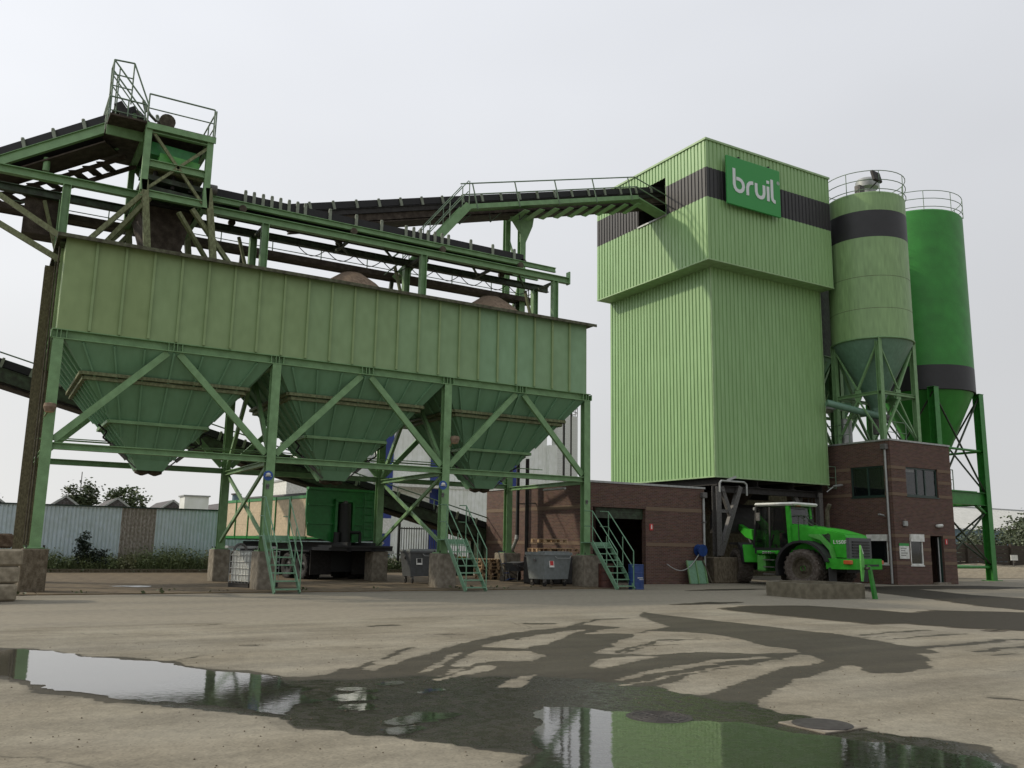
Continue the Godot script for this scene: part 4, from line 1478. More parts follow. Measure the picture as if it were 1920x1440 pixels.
# ---------------------------------------------------------------- silos
func silo_rail(c: Vector3, R: float, n: int) -> void:
	for i in n:
		var t := TAU * (i + 0.3) / n
		tube(c + V(cos(t) * R, -0.1, -sin(t) * R), c + V(cos(t) * R, 1.1, -sin(t) * R), 0.022, 6)
		P("rail_post", M.railp)
	for y in [0.12, 0.62, 1.1]:
		ring(c + V(0, y, 0), R, 0.022, 36)
		P("rail_ring", M.railp)

func silos() -> void:
	for a in [[38.35, -28.62, "light green silo with a black band on legs above the office"], [38.3, -33.6, "green silo darkened for tower shade, mostly hidden between the tower and the banded silo"], [41.5, -33.5, "green silo darkened for tower shade, hidden behind the banded silo above the office"]]:
		var c := V(a[0], 0, a[1])
		var front: bool = a[1] > -30
		thing("silo", a[2], "silo", c)
		var R := 1.97
		lathe(c, [Vector2(R, 11.85), Vector2(R, 17.05)], 48)
		P("lower_shell", M.silo_l if front else M.darkgreen)  # rear silos take a darker green in place of the tower shadow
		lathe(c, [Vector2(R + 0.004, 17.05), Vector2(R + 0.004, 18.45)], 48)
		P("black_band", M.silo_b)
		lathe(c, [Vector2(R, 18.45), Vector2(R, 19.38), Vector2(R - 0.06, 19.45), Vector2(0.0, 19.7)], 48)
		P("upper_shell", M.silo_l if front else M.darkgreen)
		for y in [13.35, 15.0]:
			lathe(c, [Vector2(R + 0.003, y), Vector2(R + 0.003, y + 0.018)], 48)
			P("weld_seam", M.rust)
		ring(c + V(0, 11.86, 0), R, 0.05, 40)
		P("base_ring", M.steel)
		lathe(c, [Vector2(0.22, 8.3), Vector2(0.25, 8.6), Vector2(R - 0.03, 11.86)], 40)
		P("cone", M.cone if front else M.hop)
		silo_rail(c + V(0, 19.42, 0), R + 0.06, 8)
		for sx in [-1.0, 1.0]:
			for sz in [-1.0, 1.0]:
				var x: float = c.x + sx * 1.32
				var z: float = c.z + sz * 1.32
				ibeam(V(x, 6.6, z), V(x, 11.9, z), 0.24, 0.24, V(0, 0, 1))
				P("leg", M.steel)
		for k in 4:
			var p: Vector3 = c + [V(-1.32, 0, 1.32), V(1.32, 0, 1.32), V(1.32, 0, -1.32), V(-1.32, 0, -1.32)][k]
			var q: Vector3 = c + [V(1.32, 0, 1.32), V(1.32, 0, -1.32), V(-1.32, 0, -1.32), V(-1.32, 0, 1.32)][k]
			ibeam(p + V(0, 9.15, 0), q + V(0, 9.15, 0), 0.14, 0.16)
			P("ring_beam", M.steel)
			var m := (p + q) / 2
			bar(p + V(0, 11.7, 0), m + V(0, 9.4, 0), 0.07, 0.07)
			bar(q + V(0, 11.7, 0), m + V(0, 9.4, 0), 0.1, 0.1)
			bar(m + V(0, 8.9, 0), p + V(0, 6.9, 0), 0.1, 0.1)
			bar(m + V(0, 8.9, 0), q + V(0, 6.9, 0), 0.07, 0.07)
			P("cross_brace", M.steel)
			box(m + V(0, 9.15, 0), V(0.34 if k % 2 == 0 else 0.04, 0.5, 0.04 if k % 2 == 0 else 0.34))
			P("gusset", M.steel)
		tube(V(c.x, 8.3, c.z), V(c.x, 7.3, c.z), 0.2, 12)
		P("outlet", M.grey)
		if front:
			lathe(c + V(-0.35, 19.5, 0.5), [Vector2(0.42, 0), Vector2(0.42, 0.5), Vector2(0.56, 0.62), Vector2(0.58, 0.95), Vector2(0.5, 1.08), Vector2(0.0, 1.12)], 24)
			P("dust_filter", M.galv)
			span(c.x - 1.5, c.x - 1.1, 19.5, 19.95, c.z + 0.6, c.z + 0.9)
			P("hatch", M.grey)
			thing("screw_conveyor", "sloping pale pipe conveyor from the light silo to the tower", "conveyor", V(37.2, 8.4, -28.4))
			tube(V(35.5, 8.72, -29.3), V(37.95, 8.07, -28.0), 0.17, 14)
			P("tube", M.cone)
			tube(V(37.95, 8.07, -28.0), V(38.2, 8.0, -27.87), 0.2, 12)
			P("motor", M.grey)
			thing("floodlight", "dark square floodlight on the rail of the banded silo", "lamp", c + V(-1.15, 20.1, 1.5))
			bar(org + V(-0.25, -0.55, -0.05), org + V(0.05, -0.2, 0.1), 0.06, 0.06)
			P("arm", M.dark)
			cbox(org + V(0.05, 0.1, 0.12), V(0.68, 0.58, 0.16), 0.03, Basis(Vector3.RIGHT, -0.25) * Basis(Vector3.UP, 0.1))
			P("housing", M.dark)
	# pipework and platform between the silos and the tower
	thing("filling_pipes", "green fill pipes and small platform under the banded silo", "pipes", V(37, 7, -30.4))
	for k in 3:
		path([V(36.6 + k * 0.18, 6.8, -30.4 - k * 0.5), V(36.6 + k * 0.18, 10.5 + k * 0.4, -30.4 - k * 0.5), V(37.2, 11.2 + k * 0.4, -30.6 - k * 0.5)], 0.06, 8)
		P("pipe", M.steel)
	span(36.3, 37.6, 8.6, 8.7, -31.2, -30.0)
	P("platform", M.galv)
	lathe(V(37.6, 6.8, -29.9), [Vector2(0.3, 0), Vector2(0.3, 1.3), Vector2(0.0, 1.4)], 14)
	P("vessel", M.galv)
	# the dark green silo
	var c := V(47.4, 0, -31.95)
	thing("silo", "large bright green silo with a black foot band on tall green legs", "silo", c)
	var R := 2.68
	lathe(c, [Vector2(R, 12.0), Vector2(R, 21.2), Vector2(R - 0.08, 21.3), Vector2(0.0, 21.7)], 56)
	P("shell", M.silo_d)
	lathe(c, [Vector2(R - 0.1, 10.58), Vector2(R + 0.004, 10.6), Vector2(R + 0.004, 12.0)], 56)
	P("black_band", M.silo_b)
	lathe(c, [Vector2(0.3, 5.2), Vector2(0.35, 5.6), Vector2(R - 0.12, 10.6)], 48)
	P("cone", M.silo_d)
	silo_rail(c + V(0, 21.3, 0), R + 0.04, 10)
	var legs := [V(-2.25, 0, 2.0), V(2.05, 0, 1.95), V(2.05, 0, -2.1), V(-2.25, 0, -2.1)]
	for l in legs:
		ibeam(c + l, c + l + V(0, 10.62, 0), 0.42, 0.42, V(0, 0, 1), 0.03)
		box(c + l + V(0, 10.64, 0), V(0.46, 0.03, 0.46))
		P("leg", M.steel_d)
		box(c + l + V(0, 0.02, 0), V(0.8, 0.04, 0.8))
		P("base_plate", M.steel_d)
	for k in 4:
		var p: Vector3 = c + legs[k]
		var q: Vector3 = c + legs[(k + 1) % 4]
		for y in [[4.9, 10.4], [0.9, 3.9]]:
			tube(p + V(0, y[0], 0), q + V(0, y[1], 0), 0.055, 8)
			P("cross_brace", M.darkgreen)
			tube(p + V(0, y[1], 0), q + V(0, y[0], 0), 0.055, 8)
			P("cross_brace", M.darkgreen)
		tube(p + V(0, 7.3, 0), q + V(0, 7.3, 0), 0.07, 8)
		P("tie", M.steel_d)
		tube(p + V(0, 0.75, 0), q + V(0, 0.75, 0), 0.08, 8)
		P("tie", M.steel_d)
		ibeam(p + V(0, 4.55, 0), q + V(0, 4.55, 0), 0.3, 0.72)
		P("platform_beam", M.steel_d)
	for l in [legs[1]]:
		bar(c + l + V(-0.2, 3.75, 0), c + l + V(-1.0, 4.2, 0), 0.2, 0.12)
		P("knee_brace", M.steel_d)
	span(c.x - 2.2, c.x + 1.2, 4.92, 4.97, c.z - 2.0, c.z + 2.0)
	P("platform", M.steel_d)
	rail_run(V(c.x - 2.1, 4.97, c.z + 1.95), V(c.x - 0.9, 4.97, c.z + 1.95), 1.1, 0.6, "rail_post", M.railp, 0.03, 1)

# ---------------------------------------------------------------- conveyors
func conveyor_run(a: Vector3, b: Vector3, w: float, deep: float, fm: Material, idlers: Array, tall := 1.0) -> void:
	# belt with side beams from a to b (belt surface line), idler frames at the distances given
	var d := (b - a).normalized()
	var side := d.cross(Vector3.UP).normalized()
	var up := side.cross(d)
	var L := a.distance_to(b)
	for s in [-1.0, 1.0]:
		var o: Vector3 = side * (s * (w / 2 + 0.06)) - up * (0.12 + deep / 2)
		ibeam(a + o, b + o, 0.12, deep, up, 0.02)
		P("side_beam", fm)
	var n := 24
	for k in n:
		var p := a + d * (L * k / n)
		var q := a + d * (L * (k + 1) / n)
		var xs := [-w / 2, -w / 4, w / 4, w / 2]
		var hs := [0.22, 0.0, 0.0, 0.22]
		for i in 3:
			quad(p + side * xs[i] + up * hs[i], p + side * xs[i + 1] + up * hs[i + 1], q + side * xs[i + 1] + up * hs[i + 1], q + side * xs[i] + up * hs[i])
			quad(p + side * xs[i] + up * (hs[i] - 0.02), q + side * xs[i] + up * (hs[i] - 0.02), q + side * xs[i + 1] + up * (hs[i + 1] - 0.02), p + side * xs[i + 1] + up * (hs[i + 1] - 0.02))
		for s in [-1.0, 1.0]:
			quad(p + side * s * w / 2 + up * 0.22, q + side * s * w / 2 + up * 0.22, q + side * s * w / 2 - up * 0.06, p + side * s * w / 2 - up * 0.06)
	bar(a - up * (deep + 0.05), b - up * (deep + 0.05), w * 0.85, 0.02, up)
	P("belt", M.belt)
	for t in idlers:
		var p: Vector3 = a + d * t
		for s in [-1.0, 1.0]:
			bar(p + side * s * (w / 2 + 0.03) - up * 0.14, p + side * s * (w / 2 + 0.03) + up * (0.2 + 0.06 * tall), 0.06, 0.11, d)
			tube(p + side * s * (w / 2 + 0.03) + up * (0.18 + 0.06 * tall), p + side * s * (w / 2 + 0.03) + up * (0.24 + 0.06 * tall), 0.055, 6)
			tube(p + side * s * (w / 2 - 0.02) + up * 0.07, p + side * s * w / 4 - up * 0.08, 0.05, 8)
		tube(p - side * w / 4 - up * 0.09, p + side * w / 4 - up * 0.09, 0.05, 8)
		P("idler", M.idler)
	for e in [a, b]:
		tube(e - side * (w / 2) - up * 0.12, e + side * (w / 2) - up * 0.12, 0.17, 16)
		P("pulley", M.iron)

func conveyors() -> void:
	# rail gantry over the bunker
	thing("rail_gantry", "green rail gantry on posts above the bunker rim", "gantry", V(10, 10.2, -31))
	for z in [-30.2, -31.8]:
		ibeam(V(-7.0, 12.66, z), V(20.6, 12.66, z), 0.22, 0.26)
		P("rail_beam", M.steel if z > -31 else M.darkgreen)
		for x in [1.3, 7.62, 13.78, 19.9]:
			ibeam(V(x, 10.0, z), V(x, 12.53, z), 0.24, 0.24)
			P("post", M.steel)
			if z < -31:
				bar(V(x + 0.15, 10.1, z), V(x - 0.55, 12.4, z + 0.1), 0.1, 0.1)
				P("post_brace", M.steel_old)
	for x in [1.3, 4.4, 7.62, 10.7, 13.78, 16.8, 19.9]:
		ibeam(V(x, 10.15, -28.2), V(x, 10.15, -33.8), 0.2, 0.2)
		bar(V(x, 12.5, -30.3), V(x, 12.5, -31.7), 0.1, 0.1)
		P("cross_beam", M.darkgreen)
	for x in [-2.0, 10.2, 12.2, 16.0, 18.2]:
		bar(V(x, 12.52, -30.3), V(x + 1.1, 12.52, -31.7), 0.07, 0.07)
		P("lattice", M.darkgreen)
	span(20.57, 20.63, 12.5, 13.05, -30.32, -30.08)
	P("end_stop", M.steel)
	for a in [[1.3, 10.4, -1.9, 12.55], [1.3, 9.7, -4.6, 12.9]]:
		bar(V(a[0], a[1], -29.0), V(a[2], a[3], -30.1), 0.16, 0.16)
		P("strut", M.steel_old)
	var fest := []
	for k in 9:
		var pts := []
		for i in 9:
			var t := i / 8.0
			pts.append(V(9.2 + k * 1.15 + t * 1.15, 12.5 - 0.34 * sin(t * PI), -31.6))
		path(pts, 0.018, 5)
		P("festoon_cable", M.black)
	# shuttle conveyor
	thing("shuttle_conveyor", "horizontal shuttle belt conveyor running along the gantry rails", "conveyor", V(12, 13, -31))
	var ids := []
	for x in [6.82, 7.12, 7.44, 7.75, 8.06, 8.37, 8.68, 8.97, 9.9, 10.92, 11.93, 12.94, 13.26, 13.55, 13.87, 14.17, 14.48, 14.76, 15.76, 16.77, 17.79]: ids.append(x * 1.013 - 5.5)
	conveyor_run(V(5.5, 13.36, -31), V(18.5, 13.30, -31), 1.1, 0.20, M.steel, ids, 2.0)
	ibeam(V(5.5, 13.12, -30.3), V(20.0, 13.06, -30.3), 0.14, 0.2)
	ibeam(V(5.5, 13.12, -31.7), V(20.0, 13.06, -31.7), 0.14, 0.2)
	P("carriage_beam", M.steel)
	for x in [6.8, 10.9, 14.6, 18.2]:
		for z in [-30.2, -31.8]:
			tube(V(x, 12.93, z - 0.06), V(x, 12.93, z + 0.06), 0.13, 14)
			P("wheel", M.rust)
	bar(V(6.2, 12.92, -31.0), V(18.5, 12.90, -31.0), 1.0, 0.04)
	P("return_pan", M.under)
	# service walkway behind
	thing("service_walkway", "brown service walkway with handrail behind the gantry", "walkway", V(9, 12, -33))
	span(-7.0, 20.7, 12.33, 12.37, -33.45, -32.92)
	P("floor", M.under)
	span(-7.0, 20.7, 12.30, 12.52, -32.92, -32.88)
	P("front_beam", M.under)
	span(-7.0, 20.7, 12.30, 12.52, -33.49, -33.45)
	P("rear_beam", M.under)
	rail_run(V(-7.0, 12.4, -33.42), V(20.6, 12.4, -33.42), 0.8, 2.0, "rail_post", M.railp, 0.022, 1)
	rail_run(V(20.6, 12.4, -33.42), V(20.6, 12.4, -32.95), 0.8, 0.8, "rail_post", M.railp, 0.022, 1)
	for x in [7.6, 13.8, 19.9]:
		bar(V(x, 10.2, -33.9), V(x, 12.3, -33.3), 0.14, 0.14)
		P("support", M.darkgreen)
	thing("drop_chute", "rusty brown chute box left of the head tower", "chute", V(0.7, 12, -32.3))
	span(0.2, 1.35, 11.3, 12.7, -32.7, -31.9)
	P("box", M.under)
	# conveyor rising from the left to the head tower
	thing("feed_conveyor", "green belt conveyor rising from the left to the screening platform", "conveyor", V(1, 14.5, -31.6))
	var A := V(2.36, 15.08, -31.0)
	var B := V(-0.66, 13.9, -33.0)
	var d := (A - B).normalized()
	var ia := []
	for k in 14: ia.append(0.9 + k * 1.05)
	conveyor_run(A - d * 13.0, A + d * 1.2, 0.95, 0.36, M.steel, ia, 0.6)
	var side := d.cross(Vector3.UP).normalized()
	for k in 26:
		var p: Vector3 = A - d * (13.0 - k * 0.5) - side * 1.0 - Vector3.UP * 0.75
		box(p, V(0.78, 0.04, 0.34), Basis(side, Vector3.UP, side.cross(Vector3.UP)))
		P("walkway_plate", M.under)
	bar(A - d * 13.0 - Vector3.UP * 0.85 - side * 0.62, A + d * 0.4 - Vector3.UP * 0.85 - side * 0.62, 0.05, 0.16)
	bar(A - d * 13.0 - Vector3.UP * 0.85 - side * 1.38, A + d * 0.4 - Vector3.UP * 0.85 - side * 1.38, 0.05, 0.16)
	P("walkway_beam", M.under)
	bar(A - d * 13.0 - Vector3.UP * 0.72, A + d * 0.2 - Vector3.UP * 0.72, 0.9, 0.05)
	P("spill_pan", M.under)
	tube(A - d * 1.9 - Vector3.UP * 0.6 + side * 0.3, A - d * 1.9 - Vector3.UP * 1.05 + side * 0.3, 0.11, 10)
	P("scraper_box", M.steel)
	# conveyor up to the tower
	thing("tower_conveyor", "dark belt conveyor climbing from the bunker into the tower opening", "conveyor", V(19, 16, -33.2))
	var a2 := V(9.2, 14.28, -33.2)
	var b2 := V(28.9, 19.60, -33.2)
	var i2 := []
	for k in 20: i2.append(0.8 + k * 1.0)
	conveyor_run(a2, b2, 0.9, 0.24, M.dark, i2, 0.2)
	var d2 := (b2 - a2).normalized()
	var u2 := V(-d2.y, d2.x, 0)
	for z in [-32.72, -33.68]:
		bar(a2 + V(0, 0, z + 33.2) - u2 * 0.5, b2 + V(0, 0, z + 33.2) - u2 * 0.5, 0.03, 0.3, u2)
		P("side_panel", M.under)
	bar(a2 - u2 * 0.72, b2 - u2 * 0.72, 1.0, 0.05, u2)
	P("spill_pan", M.under)
	var w0 := V(16.4, 15.66, -32.2)
	var w1 := V(25.8, 18.20, -32.2)
	bar(w0, w1, 0.72, 0.05, u2)
	P("walkway_floor", M.steel)
	bar(w0 + V(0, 0, 0.36), w1 + V(0, 0, 0.36), 0.04, 0.2, u2)
	P("walkway_beam", M.steel)
	for k in 5:
		var p := w0.lerp(w1, (k * 1.12 + 0.3) / 5.0) + V(0, 0, 0.38)
		if k < 5: tube(p - u2 * 0.15, p + u2 * 1.0, 0.03, 6)
		P("rail_post", M.railp)
	for h in [0.52, 1.0]:
		path([w0 + V(0, 0, 0.38) + u2 * h, w1 + V(0, 0, 0.38) + u2 * h, V(27.6, 17.75 + h, -31.95)], 0.03, 6)
		P("top_rail" if h > 0.9 else "middle_rail", M.railp)
	bar(w1, V(27.7, 17.68, -32.2), 0.72, 0.06)
	P("end_ramp", M.steel)
	for k in 9:
		var p := w0.lerp(w1, 0.30 + k * 0.085) - u2 * 0.3
		bar(p + d2 * 0.25 + V(0, 0, 0.3), p - d2 * 0.2 - u2 * 0.22 + V(0, 0, -0.5), 0.5, 0.03, u2)
		P("cover_plate", M.steel)
	for k in 3:
		var p := w0.lerp(w1, -0.02 + k * 0.16) - u2 * 0.25
		path([p, p - V(0, 0.4, 0) + d2 * 0.05, p + d2 * 0.6], 0.03, 6)
		P("bracket", M.darkgreen)
	# trestle
	thing("conveyor_trestle", "green two legged trestle carrying the tower conveyor", "trestle", V(19.7, 10.2, -33.6))
	ibeam(V(19.75, 10.1, -34.05), V(19.75, 16.75, -34.05), 0.26, 0.26, V(0, 0, 1))
	P("leg", M.steel)
	ibeam(V(20.05, 10.1, -33.2), V(20.05, 16.0, -33.2), 0.28, 0.28, V(0, 0, 1))
	P("leg", M.steel)
	bar(V(19.8, 15.6, -34.0), V(20.0, 13.6, -33.3), 0.08, 0.08)
	bar(V(19.8, 11.2, -34.0), V(20.0, 13.2, -33.3), 0.08, 0.08)
	P("cross_brace", M.steel)
	prism(PackedVector2Array([Vector2(-0.14, -1.3), Vector2(0.14, -1.3), Vector2(0.5, -0.45), Vector2(0.62, 0.28), Vector2(-0.75, -0.05), Vector2(-0.6, -0.35), Vector2(-0.14, -0.9)]), V(20.05, 16.45, -33.15), Vector3.RIGHT, Vector3.UP, 0.08)
	P("head_plate", M.steel)
	# stair down from the tower conveyor
	thing("walkway_stair", "steep green stair from the tower conveyor down to the service walkway", "stairs", V(15.5, 14, -32.2))
	var s0 := V(16.55, 15.75, -32.1)
	var s1 := V(13.7, 12.2, -32.4)
	for z in [0.32, -0.32]:
		bar(s0 + V(0, 0, z), s1 + V(0, 0, z), 0.05, 0.34)
		P("stringer", M.steel)
		for h in [0.5, 0.98]:
			path([s0 + V(-0.05, h + 0.1, z), s1 + V(0, h + 0.1, z), s1 + V(-0.5, h - 0.4, z)], 0.024, 6)
			P("rail", M.railp)
		for t in [0.0, 0.3, 0.6, 0.9]:
			var p := s0.lerp(s1, t) + V(0, 0, z)
			tube(p, p + V(0, 1.08, 0), 0.022, 6)
			P("rail_post", M.railp)
	for k in 12:
		var p := s0.lerp(s1, (k + 0.5) / 12.0)
		box(p, V(0.22, 0.03, 0.6))
		P("tread", M.galv)
	# long conveyor behind the bunker
	thing("ground_conveyor", "long green belt conveyor sloping down behind the bunker", "conveyor", V(8, 5.6, -38.6))
	var a3 := V(-7.0, 9.75, -38.6)
	var b3 := V(23.0, 1.9, -38.6)
	var i3 := []
	for k in 28: i3.append(1.0 + k * 1.06)
	conveyor_run(a3, b3, 1.0, 0.5, M.darkgreen, i3, 0.5)
	for z in [-37.9, -39.3]:
		var pa := a3 + V(0, 0.42, z + 38.6)
		var pb := b3 + V(0, 0.42, z + 38.6)
		tube(pa, pb, 0.03, 6)
		P("guard_rail", M.railp)
		for k in 16:
			var p := pa.lerp(pb, (k + 0.5) / 16.0)
			tube(p, p - V(0, 0.45, 0), 0.025, 6)
			P("rail_post", M.railp)
	bar(a3 - V(0, 0.75, 0), b3 - V(0, 0.75, 0), 0.95, 0.05)
	P("spill_pan", M.under)
	for x in [-4.5, 21.0]:
		var y: float = lerpf(a3.y, b3.y, (x + 7.0) / 30.0) - 0.65
		for z in [-38.1, -39.1]:
			ibeam(V(x, 0, z), V(x, y, z), 0.18, 0.18)
			P("support_leg", M.darkgreen)
	thing("feed_hopper", "green ground hopper at the foot of the long conveyor", "hopper", V(23.2, 0, -39))
	prism(PackedVector2Array([Vector2(-1.6, 0), Vector2(1.2, 0), Vector2(1.8, 2.0), Vector2(-1.9, 2.0)]), V(23.2, 0.1, -40.2), Vector3.RIGHT, Vector3.UP, 2.6)
	P("body", M.darkgreen)

func screen_platform() -> void:
	thing("screening_platform", "tall green screening platform on legs with railings at the bunker's left end", "platform", V(4.4, 10.2, -30.8))
	for z in [-28.95, -32.6]:
		bar(V(3.38, 12.4, z), V(3.38, 14.62, z), 0.2, 0.2)
		P("leg", M.steel)
		bar(V(5.30, 12.2, z), V(5.30, 14.62, z), 0.2, 0.2)
		P("leg", M.steel)
		bar(V(3.70, 10.18, z), V(3.40, 12.75, z), 0.2, 0.2)
		P("lower_leg", M.steel_old)
		bar(V(5.74, 10.18, z), V(5.36, 12.9, z), 0.2, 0.2)
		P("lower_leg", M.steel_old)
		for y in [14.5, 13.35, 12.32]:
			ibeam(V(3.3, y, z), V(5.4, y, z), 0.16, 0.24)
			P("frame_beam", M.steel)
		bar(V(3.5, 14.45, z), V(5.2, 12.35, z), 0.09, 0.09)
		bar(V(5.25, 14.3, z), V(3.45, 12.45, z), 0.09, 0.09)
		P("cross_brace", M.steel_old)
		bar(V(3.4, 12.3, z), V(1.9, 10.4, z - 0.2), 0.14, 0.14)
		bar(V(3.6, 12.2, z), V(2.3, 10.3, z - 0.5), 0.14, 0.14)
		bar(V(4.9, 12.1, z), V(6.5, 10.3, z - 0.3), 0.14, 0.14)
		bar(V(4.5, 11.9, z), V(6.0, 10.2, z - 0.8), 0.12, 0.12)
		P("raking_strut", M.steel_old)
	for x in [3.38, 5.3]:
		for y in [14.5, 12.32]:
			ibeam(V(x, y, -29.05), V(x, y, -32.5), 0.16, 0.24)
			P("frame_beam", M.steel)
	span(2.2, 5.45, 14.62, 14.68, -32.7, -28.8)
	P("floor", M.under)
	span(2.2, 3.3, 14.30, 14.62, -29.66, -29.6)
	span(3.3, 5.45, 14.46, 14.66, -28.84, -28.78)
	P("edge_beam", M.steel)
	# screening box and chutes
	box(V(4.3, 14.0, -30.6), V(1.5, 0.42, 2.6), Basis(Vector3.BACK, -0.06))
	P("screen_box", M.trail)
	box(V(4.42, 13.62, -29.35), V(1.25, 0.36, 0.5), Basis(Vector3.BACK, -0.07))
	P("vibrator_box", M.machine_pale)
	for k in 3:
		box(V(4.35, 13.3 - k * 0.36, -30.5 + k * 0.1), V(1.75, 0.16, 2.7 - k * 0.2), Basis(Vector3.BACK, -0.05))
		P("frame_beam", M.steel_old if k == 0 else M.darkgreen)
	span(3.6, 5.1, 12.4, 13.4, -31.9, -30.1)
	P("inner_hopper", M.dark)
	for k in 3:
		tube(V(3.75 + k * 0.55, 12.75, -29.3), V(3.75 + k * 0.55, 13.25, -29.3), 0.07, 8)
		P("spring", M.dark)
	prism(PackedVector2Array([Vector2(-0.9, 0), Vector2(0.9, 0), Vector2(0.45, -1.9), Vector2(-0.3, -1.9)]), V(4.3, 12.4, -31.8), Vector3.RIGHT, Vector3.UP, 1.6)
	P("chute", M.under)
	tube(V(5.5, 13.15, -29.6), V(5.75, 13.15, -29.6), 0.18, 14)
	P("motor", M.grey)
	span(4.3, 5.0, 14.68, 15.15, -31.6, -30.2)
	P("head_cover", M.under)
	tube(V(4.05, 15.35, -29.9), V(4.05, 15.35, -31.2), 0.26, 16)
	P("head_drum", M.rust)
	rail_run(V(3.3, 14.66, -28.82), V(5.35, 14.66, -28.82), 0.98, 1.5, "rail_post", M.railp, 0.026, 1)
	rail_run(V(5.42, 14.66, -28.9), V(5.42, 14.66, -32.6), 0.98, 1.2, "rail_post", M.railp, 0.026, 1)
	rail_run(V(2.25, 14.66, -29.6), V(3.3, 14.66, -29.6), 0.95, 0.5, "rail_post", M.railp, 0.026, 1)
	rail_run(V(2.2, 14.66, -29.6), V(2.2, 14.66, -31.2), 0.95, 0.5, "rail_post", M.railp, 0.026, 1)
	rail_run(V(2.2, 14.66, -32.65), V(5.42, 14.66, -32.65), 0.98, 1.2, "rail_post", M.railp, 0.026, 1)
	# short stair over the belt
	thing("crossover_stair", "short stair with tall open handrails on top of the screening platform", "stairs", V(2.7, 14.6, -29.9))
	for z in [-29.62, -30.25]:
		path([V(2.25, 15.5, z), V(2.23, 16.9, z), V(3.38, 15.55, z), V(3.38, 14.8, z)], 0.028, 6)
		path([V(2.23, 16.35, z), V(3.2, 15.2, z)], 0.022, 6)
		tube(V(2.42, 14.9, z), V(2.42, 16.7, z), 0.024, 6)
		P("handrail", M.railp)
		bar(V(2.45, 15.45, z), V(3.05, 14.7, z), 0.04, 0.28)
		P("stringer", M.dark)
	for y in [16.9, 16.35, 15.95, 15.5]:
		tube(V(2.24, y, -29.62), V(2.24, y, -30.25), 0.026, 6)
		P("landing_rail", M.railp)
	path([V(2.84, 15.5, -29.62), V(2.84, 16.95, -29.62), V(2.84, 16.95, -29.62)], 0.026, 6)
	tube(V(2.23, 16.9, -29.62), V(2.84, 16.95, -29.62), 0.028, 6)
	for y in [16.4, 16.0]:
		tube(V(2.24, y, -29.62), V(2.82, y, -29.62), 0.022, 6)
	P("landing_rail", M.railp)
	tube(V(2.84, 16.95, -29.62), V(3.4, 15.6, -29.62), 0.028, 6)
	P("handrail", M.railp)
	for k in 4:
		box(V(2.5 + k * 0.15, 15.4 - k * 0.19, -29.93), V(0.2, 0.03, 0.6))
		P("tread", M.grey)

# ---------------------------------------------------------------- things in the yard
func wheeled_bin(label: String, at: Vector3, turn: float, body: Material, lid: Material) -> void:
	thing("wheeled_bin", label, "waste container", at, "four wheeled waste containers")
	XF = Transform3D(Basis(Vector3.UP, turn), at)
	var lo := [V(-0.6, 0.26, 0.42), V(0.6, 0.26, 0.42), V(0.6, 0.26, -0.42), V(-0.6, 0.26, -0.42)]
	var hi := [V(-0.68, 1.15, 0.52), V(0.68, 1.15, 0.52), V(0.68, 1.15, -0.52), V(-0.68, 1.15, -0.52)]
	for k in 4: quad(lo[k], lo[(k + 1) % 4], hi[(k + 1) % 4], hi[k])
	quad(lo[3], lo[2], lo[1], lo[0])
	P("body", body)
	span(-0.71, 0.71, 1.13, 1.19, -0.55, 0.56)
	P("rim", body)
	span(-0.70, 0.70, 1.19, 1.24, -0.54, 0.55)
	bar(V(-0.66, 1.26, 0.30), V(0.66, 1.26, 0.30), 0.3, 0.03)
	P("lid", lid)
	path([V(-0.2, 1.1, 0.57), V(-0.12, 1.02, 0.60), V(0.52, 1.02, 0.60), V(0.6, 1.1, 0.57)], 0.014)
	P("handle_bar", M.galv)
	for s in [-1.0, 1.0]:
		cbox(V(s * 0.70, 0.95, 0), V(0.06, 0.1, 0.12), 0.015)
		P("lifting_lug", M.grey)
	for sx in [-0.5, 0.5]:
		for sz in [-0.34, 0.34]:
			tube(V(sx - 0.025, 0.10, sz), V(sx + 0.025, 0.10, sz), 0.10, 14)
			var w := P("castor", M.rubber)
			box(V(sx, 0.2, sz), V(0.09, 0.12, 0.1))
			P("fork", M.grey, w)
	box(V(-0.30, 0.86, 0.497), V(0.24, 0.34, 0.01), Basis(Vector3.RIGHT, -0.11))
	P("label_plate", M.white)
	box(V(-0.30, 0.84, 0.503), V(0.17, 0.16, 0.006), Basis(Vector3.RIGHT, -0.11))
	P("label_print", M.red if body == M.bin_grey else M.black)
	XF = Transform3D()

func pallet(at: Vector3, b := Basis()) -> void:
	XF = Transform3D(b, at)
	for k in 7:
		span(-0.6, 0.6, 0.122, 0.144, -0.40 + k * 0.128, -0.30 + k * 0.128)
		P("top_board", M.wood)
	for x in [-0.55, 0.0, 0.55]:
		for z in [-0.35, 0.0, 0.35]:
			box(V(x, 0.07, z), V(0.1, 0.09, 0.1))
			P("spacer_block", M.wood)
	for z in [-0.35, 0.0, 0.35]:
		span(-0.6, 0.6, 0.0, 0.022, z - 0.05, z + 0.05)
		P("bottom_board", M.wood)
	XF = Transform3D()

